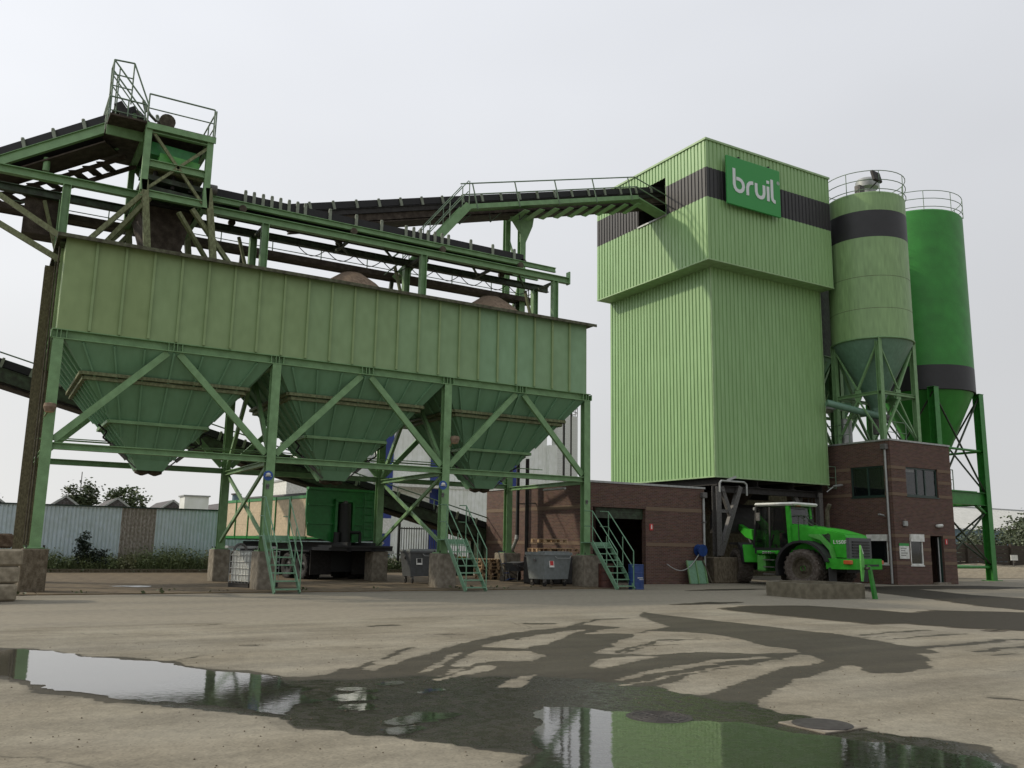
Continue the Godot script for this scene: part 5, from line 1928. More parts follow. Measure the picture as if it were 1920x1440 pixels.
func yard_things() -> void:
	wheeled_bin("grey wheeled waste container with red sticker left of the rightmost pier", V(18.55, 0.025, -28.4), 0.16, M.bin_grey, M.bin_grey)
	wheeled_bin("dark wheeled waste container with white label behind the third pier", V(14.72, 0.025, -31.4), -0.05, M.bin_dark, M.bin_grey)
	# pallets
	var sp := ["lowest", "second", "third", "fourth", "fifth", "topmost"]
	for k in 6:
		var at := V(19.35 + rng.randf_range(-0.05, 0.05), 0.025 + k * 0.146, -34.55 + rng.randf_range(-0.05, 0.05))
		thing("pallet", "wooden pallet, %s of the stack beside the back pier" % sp[k], "pallet", at, "stacked pallets")
		pallet(at, Basis(Vector3.UP, PI / 2 - 0.25 + rng.randf_range(-0.06, 0.06)))
	var pl := ["lowest pallet of the pile behind the grey container", "second pallet of the pile behind the grey container", "right pallet of the pile behind the grey container", "top pallet lying askew on the pile behind the grey container"]
	var pp := [[V(19.3, 1.10, -29.8), 0.1], [V(19.35, 1.26, -29.85), -0.06], [V(20.2, 1.27, -30.0), 0.3], [V(19.4, 1.62, -29.7), 0.22]]
	for k in 4:
		thing("pallet", "wooden " + pl[k], "pallet", pp[k][0], "stacked pallets")
		pallet(pp[k][0], Basis(Vector3.UP, pp[k][1]))
	thing("steel_skip", "dark steel box carrying the pile of pallets", "skip", V(19.4, 0, -30.0))
	cbox(V(19.6, 0.56, -30.0), V(1.7, 1.07, 1.1), 0.04)
	P("body", M.dark)
	for x in [18.9, 19.9]:
		span(x - 0.06, x + 0.06, 0.03, 1.09, -29.44, -29.4)
		P("rib", M.rust)
	# hand carts
	for k in 2:
		var at: Vector3 = [V(19.6, 0.025, -32.6), V(20.25, 0.025, -32.0)][k]
		thing("wheelbarrow", ["dark wheelbarrow parked by the back pier", "second dark wheelbarrow behind the grey container"][k], "wheelbarrow", at)
		XF = Transform3D(Basis(Vector3.UP, [0.7, -0.5][k]), at)
		prism(PackedVector2Array([Vector2(-0.45, 0.75), Vector2(-0.3, 0.42), Vector2(0.25, 0.42), Vector2(0.6, 0.8)]), V(0, 0, 0.3), Vector3.RIGHT, Vector3.UP, -0.6)
		P("tray", M.black if k else M.bin_dark)
		tube(V(0.55, 0.2, -0.04), V(0.55, 0.2, 0.04), 0.2, 16)
		P("wheel", M.rubber)
		for z in [-0.25, 0.25]:
			path([V(0.55, 0.2, z * 0.3), V(0.0, 0.4, z), V(-0.95, 0.72, z)], 0.018)
			P("handle", M.grey)
			path([V(-0.3, 0.4, z), V(-0.4, 0.0, z)], 0.018)
			P("leg", M.grey)
		XF = Transform3D()
	thing("hand_truck", "bluish tube hand truck leaning at the back pier", "hand truck", V(18.9, 0, -32.4))
	XF = Transform3D(Basis(Vector3.UP, 0.4) * Basis(Vector3.RIGHT, -0.3), V(19.1, 0.03, -32.3))
	for x in [-0.2, 0.2]:
		tube(V(x, 0.1, 0), V(x, 1.25, 0), 0.02, 6)
		P("upright", M.bin_dark)
		tube(V(x * 1.2 - 0.03, 0.13, -0.08), V(x * 1.2 + 0.03, 0.13, -0.08), 0.13, 14)
		P("wheel", M.rubber)
	for y in [0.35, 0.75, 1.25]:
		tube(V(-0.2, y, 0), V(0.2, y, 0), 0.016, 6)
		P("cross_tube", M.drum)
	span(-0.22, 0.22, 0.03, 0.05, 0, 0.25)
	P("frame", M.drum)
	XF = Transform3D()
	# rubble by the wall
	thing("scrap_timber", "short rusty timbers lying by the brick wall behind the grey container", "timber", V(20.3, 0, -31))
	for k in 6:
		bar(V(19.7 + k * 0.14, 0.07 + 0.05 * (k % 3), -31.9 + k * 0.12), V(20.7 + k * 0.04, 0.09 + 0.06 * (k % 2), -30.9 - k * 0.2), 0.1, 0.09)
		P("beam", M.wood_dark)
	# tote tank
	var it := V(7.85, 0.025, -29.45)
	thing("tote_tank", "white caged liquid tote on a pallet behind the second pier", "tote tank", it)
	XF = Transform3D(Basis(Vector3.UP, 0.42), it)
	cbox(V(0, 0.64, 0), V(1.14, 0.96, 0.94), 0.06)
	P("tank", M.plastic)
	span(-0.6, 0.6, 0.10, 0.14, -0.5, 0.5)
	for x in [-0.53, 0.0, 0.53]: span(x - 0.06, x + 0.06, 0.0, 0.10, -0.5, 0.5)
	P("pallet_base", M.dark)
	for y in [0.2, 0.4, 0.6, 0.8, 1.0, 1.13]:
		for s in [-1.0, 1.0]:
			tube(V(-0.59, y, s * 0.49), V(0.59, y, s * 0.49), 0.012, 5)
			tube(V(s * 0.59, y, -0.49), V(s * 0.59, y, 0.49), 0.012, 5)
		P("cage_hoop", M.galv)
	for k in 9:
		var x := -0.59 + k * 1.18 / 8
		for s in [-1.0, 1.0]:
			tube(V(x, 0.14, s * 0.495), V(x, 1.14, s * 0.495), 0.011, 5)
			if k < 7: tube(V(s * 0.595, 0.14, -0.49 + k * 0.98 / 6), V(s * 0.595, 1.14, -0.49 + k * 0.98 / 6), 0.011, 5)
		P("cage_bar", M.galv)
	lathe(V(0, 1.12, 0), [Vector2(0.11, 0), Vector2(0.11, 0.06), Vector2(0, 0.06)], 14)
	P("cap", M.black)
	span(-0.16, 0.16, 0.5, 0.85, 0.488, 0.492)
	P("label_plate", M.white)
	XF = Transform3D()
	thing("timber_plank", "pale plank lying across the tote tank behind the pier", "plank", V(7.7, 1.2, -29.4))
	XF = Transform3D(Basis(Vector3.UP, 0.2), V(7.7, 1.28, -29.4))
	cbox(V(0, 0, 0), V(1.7, 0.08, 0.25), 0.01)
	P("board", M.galv)
	for x in [-0.4, 0.35]:
		ring(V(x, 0, 0), 0.01, 0.01, 4)
		XF = Transform3D(Basis(Vector3.UP, 0.2) * Basis(Vector3.RIGHT, PI / 2), V(7.7 + x, 1.18, -29.2))
		ring(Vector3.ZERO, 0.2, 0.045, 14, 0.0, PI)
		P("steel_hoop", M.grey)
	XF = Transform3D()
	# concrete block stack at the left
	var by := 0.0
	for k in 4:
		var h: float = [0.40, 0.40, 0.40, 0.36][k]
		thing("concrete_block", "tan concrete stacking block at the left edge, %s" % ["at the bottom of the stack", "second from the bottom", "third from the bottom", "topmost and darkest"][k], "concrete block", V(0.1, by, -24.6))
		cbox(V([0.18, 0.22, 0.24, 0.02][k], by + h / 2, -24.5 + [0.15, 0.0, 0.03, -0.5][k]), V(1.5, h - 0.015, 0.8), 0.045, Basis(Vector3.UP, [0.05, -0.02, 0.02, 0.0][k]))
		P("block", M.soil if k == 3 else M.block)
		by += h
	thing("concrete_block", "tan concrete stacking block jutting out low at the left edge", "concrete block", V(-0.9, 0, -23.6))
	cbox(V(-0.35, 0.2, -23.6), V(1.5, 0.4, 0.8), 0.05, Basis(Vector3.UP, 0.1))
	P("block", M.block)
	# octagonal concrete basin in front of the loader
	thing("concrete_basin", "low angular concrete basin in front of the loader", "basin", V(24, 0, -21))
	var out := pv([22.6, -21.45, 22.3, -19.38, 24.5, -19.08, 25.3, -19.9, 25.2, -21.5, 23.9, -22.2])
	var ins := grow(out, -0.28)
	for i in 6:
		prism(PackedVector2Array([Vector2(out[i].x, -out[i].y), Vector2(out[(i + 1) % 6].x, -out[(i + 1) % 6].y), Vector2(0.9 * out[(i + 1) % 6].x + 0.1 * 23.9, -(0.9 * out[(i + 1) % 6].y - 0.1 * 20.7)), Vector2(0.9 * out[i].x + 0.1 * 23.9, -(0.9 * out[i].y - 0.1 * 20.7))]), Vector3.ZERO, Vector3.RIGHT, Vector3.FORWARD, 0.46)
		P("wall_panel", M.basin)
	sheet(ins, 0.36)
	P("gravel_fill", M.soil)
	thing("leaning_lever", "leaning green steel lever with flaking paint at the basin", "lever", V(24.85, 0, -19.0))
	prism(PackedVector2Array([Vector2(-0.05, 0.0), Vector2(0.10, 0.0), Vector2(-0.13, 1.0), Vector2(-0.22, 1.05)]), V(24.72, 0.0, -18.95), Vector3.RIGHT, Vector3.UP, 0.10)
	P("lower_link", M.steel_d)
	prism(PackedVector2Array([Vector2(0.0, 0.55), Vector2(0.05, 0.55), Vector2(0.14, 0.95), Vector2(0.13, 1.25), Vector2(0.0, 1.68), Vector2(-0.02, 1.2)]), V(24.2, 0.0, -18.97), Vector3.RIGHT, Vector3.UP, 0.06)
	P("upper_link", M.machine_pale)
	tube(V(24.34, 0.95, -19.0), V(24.34, 0.95, -18.75), 0.05, 10)
	P("pin", M.iron)

func tyre(c: Vector3, r: float, w: float, hub: Material, lugs := 22, rm: Material = null) -> void:
	# a tyre with tread lugs; its axle runs along x of XF
	var keep := XF
	XF = XF * Transform3D(Basis(Vector3.BACK, -PI / 2), c)
	var h := w / 2
	lathe(Vector3.ZERO, [Vector2(r * 0.56, -h * 0.72), Vector2(r * 0.62, -h * 0.86), Vector2(r * 0.82, -h), Vector2(r * 0.93, -h * 0.9), Vector2(r * 0.965, -h * 0.7), Vector2(r * 0.965, h * 0.7), Vector2(r * 0.93, h * 0.9), Vector2(r * 0.82, h), Vector2(r * 0.62, h * 0.86), Vector2(r * 0.56, h * 0.72)], 36)
	if rm == null: rm = M.tyre
	var o := P("tyre", rm)
	for k in lugs:
		for s in [-1.0, 1.0]:
			var a: float = TAU * (k + (0.25 if s > 0 else -0.25)) / lugs
			var b := Basis(Vector3.UP, a) * Basis(Vector3.RIGHT, s * 0.5)
			box(V(cos(a), 0, -sin(a)) * (r * 0.975) + V(0, s * h * 0.48, 0), V(r * 0.05, h * 0.85, r * 0.11), b)
	P("tread", rm, o)
	for s in [-1.0, 1.0]:
		lathe(V(0, 0, 0), [Vector2(r * 0.58, s * h * 0.74), Vector2(r * 0.52, s * h * 0.70), Vector2(r * 0.46, s * h * 0.35), Vector2(r * 0.30, s * h * 0.30), Vector2(r * 0.20, s * h * 0.45), Vector2(0.0, s * h * 0.47)] if s > 0 else [Vector2(0.0, s * h * 0.47), Vector2(r * 0.20, s * h * 0.45), Vector2(r * 0.30, s * h * 0.30), Vector2(r * 0.46, s * h * 0.35), Vector2(r * 0.52, s * h * 0.70), Vector2(r * 0.58, s * h * 0.74)], 28)
		P("rim", M.rust if rm == M.tyre else M.black, o)
	for s in [-1.0, 1.0]:
		lathe(V(0, s * h * 0.5, 0), [Vector2(r * 0.13, -0.03), Vector2(r * 0.13, 0.03), Vector2(0, 0.04)] , 14)
		P("hub", hub, o)
	XF = keep

func loader() -> void:
	var hitch := V(30.15, 0, -27.65)
	thing("wheel_loader", "bright green wheel loader with white cab roof parked under the tower", "wheel loader", hitch)
	# rear frame: -z is forwards, +z is the rear
	var RX := Transform3D(Basis(Vector3.UP, deg_to_rad(9.0)) * Basis.from_scale(V(1.05, 0.98, 1.05)), hitch)
	var FX := Transform3D(Basis(Vector3.UP, deg_to_rad(-26.0)) * Basis.from_scale(V(1.05, 0.98, 1.05)), hitch)
	XF = RX
	for s in [-1.0, 1.0]: tyre(V(s * 1.12, 0.79, 1.78), 0.79, 0.64, M.machine)
	# rear chassis and hood
	span(-0.55, 0.55, 0.65, 1.4, 0.1, 3.2)
	tube(V(-1.0, 0.83, 1.78), V(1.0, 0.83, 1.78), 0.2, 12)
	P("chassis", M.black)
	var side := PackedVector2Array([Vector2(-0.85, 1.35), Vector2(-3.35, 1.25), Vector2(-3.42, 2.0), Vector2(-3.30, 2.18), Vector2(-2.5, 2.38), Vector2(-0.85, 2.62)])
	prism(side, V(-0.78, 0, 0), V(0, 0, -1), Vector3.UP, 1.56)
	P("engine_hood", M.machine)
	prism(PackedVector2Array([Vector2(-0.9, 2.60), Vector2(-2.5, 2.37), Vector2(-3.28, 2.17), Vector2(-3.28, 2.21), Vector2(-2.5, 2.43), Vector2(-0.9, 2.66)]), V(-0.66, 0, 0), V(0, 0, -1), Vector3.UP, 1.32)
	P("hood_top", M.machine)
	for k in 7:
		bar(V(-0.805, 1.45 + k * 0.11, 2.40), V(-0.805, 1.57 + k * 0.11, 2.64), 0.02, 0.045, V(1, 0, 0))
		P("vent_slat", M.black)
	span(-0.80, -0.785, 1.38, 2.20, 2.34, 2.70)
	P("vent_panel", M.darkgreen)
	words("L150F", 0.15, M.white, RX * V(-0.80, 1.88, 3.10), RX.basis * Basis(Vector3.UP, -PI / 2), null, true, 0.006)
	# rear grille
	span(-0.80, 0.80, 1.22, 2.06, 3.36, 3.50)
	P("grille_frame", M.bin_dark)
	for k in 6:
		bar(V(-0.62, 1.32 + k * 0.115, 3.51), V(0.62, 1.32 + k * 0.115, 3.51), 0.05, 0.06)
		P("grille_bar", M.black)
	prism(PackedVector2Array([Vector2(-0.17, 0), Vector2(0.17, 0), Vector2(0, 0.34)]), V(-0.05, 1.42, 3.545), Vector3.RIGHT, Vector3.UP, 0.01)
	P("warning_triangle", M.plastic)
	# counterweight
	prism(PackedVector2Array([Vector2(-1.25, 2.75), Vector2(-1.25, 3.45), Vector2(-0.95, 3.82), Vector2(0.95, 3.82), Vector2(1.25, 3.45), Vector2(1.25, 2.75)]), V(0, 1.22, 0), Vector3.RIGHT, V(0, 0, 1), 0.42)
	P("counterweight", M.machine)
	span(-0.7, 0.7, 0.92, 1.0, 3.79, 3.83)
	P("counterweight_slot", M.black)
	for s in [-1.0, 1.0]:
		cbox(V(s * 1.14, 1.08, 3.6), V(0.2, 0.16, 0.3), 0.02)
		P("rear_light", M.orange)
	# rear fender arches
	for s in [-1.0, 1.0]:
		var arc := PackedVector2Array()
		for i in 13:
			var t := PI * (-0.10 + 1.02 * i / 12.0)
			arc.append(Vector2(-1.78 + cos(t) * 1.17, 0.80 + sin(t) * 1.14))
		for i in 13:
			var t := PI * (0.92 - 1.02 * i / 12.0)
			arc.append(Vector2(-1.78 + cos(t) * 1.06, 0.80 + sin(t) * 1.04))
		prism(arc, V(0.82 if s > 0 else -1.42, 0, 0), V(0, 0, -1), Vector3.UP, 0.60)
		P("rear_fender", M.black)
		prism(PackedVector2Array([Vector2(-2.85, 1.2), Vector2(-2.75, 1.55), Vector2(-2.4, 1.95), Vector2(-1.9, 2.12), Vector2(-1.9, 2.2), Vector2(-2.35, 2.2), Vector2(-2.82, 1.7), Vector2(-2.95, 1.2)]), V(0.80 if s > 0 else -1.0, 0, 0), V(0, 0, -1), Vector3.UP, 0.20)
		P("fender_panel", M.machine_pale)
	# cab
	span(-0.80, 0.80, 1.35, 1.62, -0.75, 1.0)
	P("cab_floor", M.black)
	for s in [-1.0, 1.0]:
		bar(V(s * 0.78, 1.4, 0.98), V(s * 0.74, 3.42, 0.86), 0.14, 0.16, V(0, 0, 1))
		P("rear_pillar", M.machine)
		bar(V(s * 0.78, 1.6, -0.02), V(s * 0.74, 3.42, 0.0), 0.06, 0.07, V(0, 0, 1))
		bar(V(s * 0.70, 1.6, -0.85), V(s * 0.68, 3.42, -0.7), 0.06, 0.07, V(0, 0, 1))
		P("front_pillar", M.black)
		quad(V(s * 0.77, 1.62, 0.93), V(s * 0.77, 1.62, -0.02), V(s * 0.73, 3.4, 0.0), V(s * 0.73, 3.4, 0.84))
		quad(V(s * 0.77, 1.62, -0.04), V(s * 0.70, 1.62, -0.83), V(s * 0.67, 3.4, -0.68), V(s * 0.73, 3.4, -0.02))
		P("side_window", M.cab_glass)
	quad(V(-0.72, 2.55, 0.97), V(0.72, 2.55, 0.97), V(0.70, 3.35, 0.9), V(-0.70, 3.35, 0.9))
	P("window", M.cab_glass)
	quad(V(-0.66, 1.62, -0.86), V(0.66, 1.62, -0.86), V(0.64, 3.4, -0.7), V(-0.64, 3.4, -0.7))
	P("window", M.cab_glass)
	cbox(V(0, 1.95, 0.35), V(0.55, 0.65, 0.55), 0.06)
	cbox(V(0, 2.45, 0.6), V(0.5, 0.7, 0.14), 0.05)
	P("seat", M.black)
	tube(V(0, 1.6, -0.55), V(0, 2.2, -0.35), 0.04, 8)
	P("steering_column", M.black)
	cbox(V(0, 3.50, 0.28), V(1.74, 0.14, 1.95), 0.06)
	P("cab_roof", M.white)
	cbox(V(-0.45, 3.47, 1.14), V(0.3, 0.14, 0.12), 0.03)
	P("rear_light", M.orange)
	for h in [2.66, 3.0]:
		tube(V(-0.72, h + 0.35, 1.1), V(0.72, h + 0.35, 1.1), 0.015, 5)
	for x in [-0.8, -0.4]:
		tube(V(x, 1.95, 1.35), V(x, 3.0, 1.35), 0.018, 5)
		tube(V(x, 2.55, 2.0), V(x, 3.0, 1.35), 0.018, 5)
	tube(V(-0.8, 3.0, 1.35), V(-0.4, 3.0, 1.35), 0.018, 5)
	P("hand_rail", M.darkgreen)
	cbox(V(-1.0, 2.95, -0.4), V(0.05, 0.36, 0.2), 0.02)
	tube(V(-0.75, 3.1, -0.5), V(-1.0, 3.05, -0.4), 0.015, 5)
	P("mirror", M.grey)
	tube(V(0.35, 2.4, 1.95), V(0.35, 3.25, 1.95), 0.08, 10)
	tube(V(0.35, 3.25, 1.95), V(0.35, 3.5, 2.08), 0.08, 10)
	P("exhaust", M.rust)
	tube(V(-0.30, 2.5, 1.6), V(-0.30, 2.85, 1.6), 0.10, 12)
	P("air_intake", M.black)
	for x in [-0.6, 0.6]:
		cbox(V(x, 3.32, -0.80), V(0.22, 0.14, 0.1), 0.02)
		P("work_light", M.galv)
	for s in [-1.0, 1.0]:
		cbox(V(s * 1.15, 0.55, 2.95), V(0.55, 0.6, 0.03), 0.01)
		P("mud_flap", M.black)
	# access steps on the near side
	for k in 4:
		span(-1.28, -0.85, 0.48 + k * 0.3, 0.52 + k * 0.3, -0.05, 0.48)
		P("step", M.grey)
	span(-1.1, -0.6, 0.5, 1.5, 0.5, 0.72)
	P("step_side", M.machine)
	cbox(V(-0.95, 1.42, 0.1), V(0.5, 0.14, 1.0), 0.03)
	P("platform", M.machine)
	cbox(V(-0.9, 0.95, -0.25), V(0.45, 0.7, 0.4), 0.05)
	P("fuel_tank", M.machine_pale)
	words("BW-11", 0.10, M.white, RX * V(-1.21, 1.40, 0.1), RX.basis * Basis(Vector3.UP, -PI / 2), null, true, 0.004)
	# front frame, swung to the right
	XF = FX
	for s in [-1.0, 1.0]: tyre(V(s * 1.12, 0.79, -1.78), 0.79, 0.64, M.orange)
	prism(PackedVector2Array([Vector2(0.15, 0.6), Vector2(2.4, 0.6), Vector2(2.4, 1.2), Vector2(1.5, 2.35), Vector2(0.9, 2.4), Vector2(0.15, 1.4)]), V(-0.45, 0, 0), V(0, 0, -1), Vector3.UP, 0.9)
	P("front_frame", M.machine)
	tube(V(-1.0, 0.83, -1.78), V(1.0, 0.83, -1.78), 0.2, 12)
	P("front_axle", M.black)
	for s in [-1.0, 1.0]:
		prism(PackedVector2Array([Vector2(0.55, 0.95), Vector2(0.78, 0.9), Vector2(0.98, 1.45), Vector2(1.3, 1.72), Vector2(2.3, 1.76), Vector2(2.3, 1.84), Vector2(1.2, 1.84), Vector2(0.8, 1.6)]), V(0.80 if s > 0 else -1.44, 0, 0), V(0, 0, -1), Vector3.UP, 0.64)
		P("mudguard", M.black)
		cbox(V(s * 1.12, 1.35, -0.55), V(0.62, 0.8, 0.06), 0.02, Basis(Vector3.RIGHT, -0.25))
		P("mudguard_panel", M.machine)
		# lift arms
		prism(PackedVector2Array([Vector2(0.9, 2.0), Vector2(1.25, 1.9), Vector2(2.6, 2.1), Vector2(3.7, 2.55), Vector2(3.75, 2.8), Vector2(2.6, 2.5), Vector2(1.2, 2.4)]), V(0.42 if s > 0 else -0.60, 0, 0), V(0, 0, -1), Vector3.UP, 0.18)
		P("lift_arm", M.machine)
		tube(V(s * 0.5, 1.1, -1.2), V(s * 0.5, 2.2, -2.6), 0.08, 10)
		P("lift_cylinder", M.black)
	bar(V(0, 2.4, -1.2), V(0, 3.0, -2.6), 0.16, 0.3)
	P("tilt_link", M.machine)
	for x in [-0.2, 0.0, 0.22]:
		path([V(x, 1.3, 0.1), V(x + 0.1, 1.75, -0.3), V(x, 1.7, -0.8), V(x * 0.6, 2.0, -1.2)], 0.028, 6)
		P("hydraulic_hose", M.black)
	# raised bucket
	var bk := PackedVector2Array([Vector2(3.5, 2.35), Vector2(3.45, 3.0), Vector2(3.75, 3.55), Vector2(4.0, 3.7), Vector2(4.95, 3.2), Vector2(4.9, 3.1), Vector2(4.0, 3.45), Vector2(3.75, 3.2), Vector2(3.68, 2.8), Vector2(3.75, 2.5), Vector2(4.9, 2.42), Vector2(4.95, 2.3)])
	prism(bk, V(-1.45, 0, 0), V(0, 0, -1), Vector3.UP, 2.9)
	for s in [-1.0, 1.0]: prism(PackedVector2Array([Vector2(3.5, 2.35), Vector2(3.45, 3.0), Vector2(3.75, 3.55), Vector2(4.0, 3.7), Vector2(4.9, 3.15), Vector2(4.95, 2.3)]), V(s * 1.46 - 0.02, 0, 0), V(0, 0, -1), Vector3.UP, 0.04)
	P("bucket", M.dark)
	for k in 7:
		box(V(-1.3 + k * 0.433, 2.34, -5.0), V(0.12, 0.06, 0.3))
		P("bucket_tooth", M.rust)
	XF = Transform3D()

func trailer() -> void:
	var at := V(12.8, 0, -35.0)
	thing("tipper_trailer", "green tipper trailer with pale plywood sides parked behind the bunker", "trailer", at)
	XF = Transform3D(Basis(Vector3.UP, deg_to_rad(9.0)) * Basis.from_scale(V(1.1, 1, 1)), at)
	# +z looks at the camera: the front wall with the hoist
	prism(PackedVector2Array([Vector2(-1.45, 3.62), Vector2(1.5, 3.62), Vector2(1.5, 2.6), Vector2(1.38, 1.62), Vector2(0.2, 1.45), Vector2(-0.2, 1.45), Vector2(-1.38, 1.75), Vector2(-1.5, 2.6), Vector2(-1.5, 3.5)]), V(0, 0, -0.1), Vector3.RIGHT, Vector3.UP, 0.08)
	P("front_wall", M.trail)
	span(-1.5, 1.5, 3.56, 3.66, -0.1, 0.12)
	P("top_beam", M.trail)
	for y in [2.95, 2.2]:
		span(-1.46, -0.32, y, y + 0.06, 0.0, 0.08)
		P("cross_rib", M.trail)
		span(0.42, 1.48, y, y + 0.06, 0.0, 0.08)
		P("cross_rib", M.trail)
	# hoist
	for s in [-1.0, 1.0]:
		span(s * 0.36 - 0.05, s * 0.36 + 0.05, 1.6, 3.2, -0.02, 0.18)
	lathe(V(0, 3.15, 0.08), [Vector2(0.0, 0.0)], 4)
	span(-0.41, 0.41, 3.12, 3.24, -0.02, 0.18)
	P("hoist_frame", M.trail)
	tube(V(0.0, 1.4, 0.2), V(0.0, 3.05, 0.12), 0.24, 16)
	P("hoist_cylinder", M.black)
	tube(V(0.0, 3.0, 0.12), V(0.0, 3.15, 0.1), 0.12, 12)
	P("hoist_rod", M.grey)
	tube(V(0.1, 1.9, 0.3), V(0.6, 1.9, 0.3), 0.06, 8)
	tube(V(0.6, 1.9, 0.3), V(0.6, 1.4, 0.3), 0.06, 8)
	tube(V(-0.35, 1.4, 0.25), V(-0.35, 1.9, 0.25), 0.12, 8)
	P("hydraulic_pipe", M.black)
	for x in [0.85, 1.25]:
		tube(V(x, 1.65, 0.1), V(x, 3.5, 0.1), 0.022, 6)
		P("ladder_rail", M.trail)
	for k in 6:
		tube(V(0.85, 1.75 + k * 0.3, 0.1), V(1.25, 1.75 + k * 0.3, 0.1), 0.018, 6)
		P("ladder_rung", M.trail)
	# sides of plywood between green posts
	for s in [-1.0, 1.0]:
		for k in 6:
			var z0 := -0.18 - k * 1.38
			for r in 3:
				span(s * 1.42 - 0.02, s * 1.42 + 0.02, 1.72 + r * 0.5, 2.215 + r * 0.5, z0 - 1.33, z0)
				P("plywood_panel", M.ply)
			span(s * 1.45 - 0.03, s * 1.45 + 0.03, 1.62, 3.34, z0 - 1.38, z0 - 1.33)
			P("side_post", M.trail)
		span(s * 1.42 - 0.04, s * 1.42 + 0.04, 3.22, 3.34, -8.5, -0.1)
		span(s * 1.42 - 0.04, s * 1.42 + 0.04, 1.6, 1.71, -8.5, -0.1)
		P("side_rail", M.trail)
	span(-1.42, 1.42, 1.62, 3.3, -8.52, -8.46)
	P("tail_gate", M.trail)
	span(-1.4, 1.4, 1.55, 1.62, -8.4, -0.1)
	P("floor", M.black)
	tube(V(-0.9, 3.42, -7.9), V(-0.9, 3.42, -1.0), 0.09, 8)
	P("rolled_cover", M.black)
	for s in [-1.0, 1.0]:
		span(s * 0.5 - 0.08, s * 0.5 + 0.08, 1.15, 1.5, -8.3, 1.6)
	span(-1.3, 1.3, 1.18, 1.3, 0.2, 1.6)
	span(-1.25, 1.25, 1.3, 1.38, 0.6, 1.7)
	P("chassis", M.black)
	for z in [-0.6, -1.9, -6.2, -7.4]:
		for s in [-1.0, 1.0]:
			for t in 2:
				tyre(V(s * (1.18 - t * 0.34), 0.53, z), 0.53, 0.3, M.black, 18, M.rubber)
	for s in [-1.0, 1.0]:
		span(s * 1.05 - 0.25, s * 1.05 + 0.25, 1.12, 1.16, -2.6, 0.0)
		P("mudguard", M.black)
	for r in [[-2.5, -0.1], [-8.0, -5.7]]:  # added black blocks stand for the shade between the wheels
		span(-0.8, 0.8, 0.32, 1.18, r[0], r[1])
		P("shade_filler", M.black)
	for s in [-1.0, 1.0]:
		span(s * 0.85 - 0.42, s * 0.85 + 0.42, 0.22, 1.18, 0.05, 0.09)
		P("mud_flap", M.rubber)  # black flaps added to fill the dark shade under the trailer
	tube(V(1.2, 0.0, 0.9), V(1.2, 1.2, 0.9), 0.06, 8)
	P("support_leg", M.black)
	XF = Transform3D()
	thing("warning_board", "small red and white board on a post behind the trailer", "sign", V(14.5, 0, -35.2))
	tube(V(14.55, 0, -35.3), V(14.55, 1.2, -35.3), 0.03, 6)
	P("post", M.galv)
	box(V(14.55, 1.5, -35.3), V(0.34, 0.34, 0.02), Basis(Vector3.BACK, PI / 4))
	P("plate", M.white)
	box(V(14.55, 1.5, -35.28), V(0.2, 0.2, 0.02), Basis(Vector3.BACK, PI / 4))
	P("symbol", M.red)
	box(V(14.6, 1.12, -35.3), V(1.2, 0.14, 0.2))
	P("crossbar", M.white)

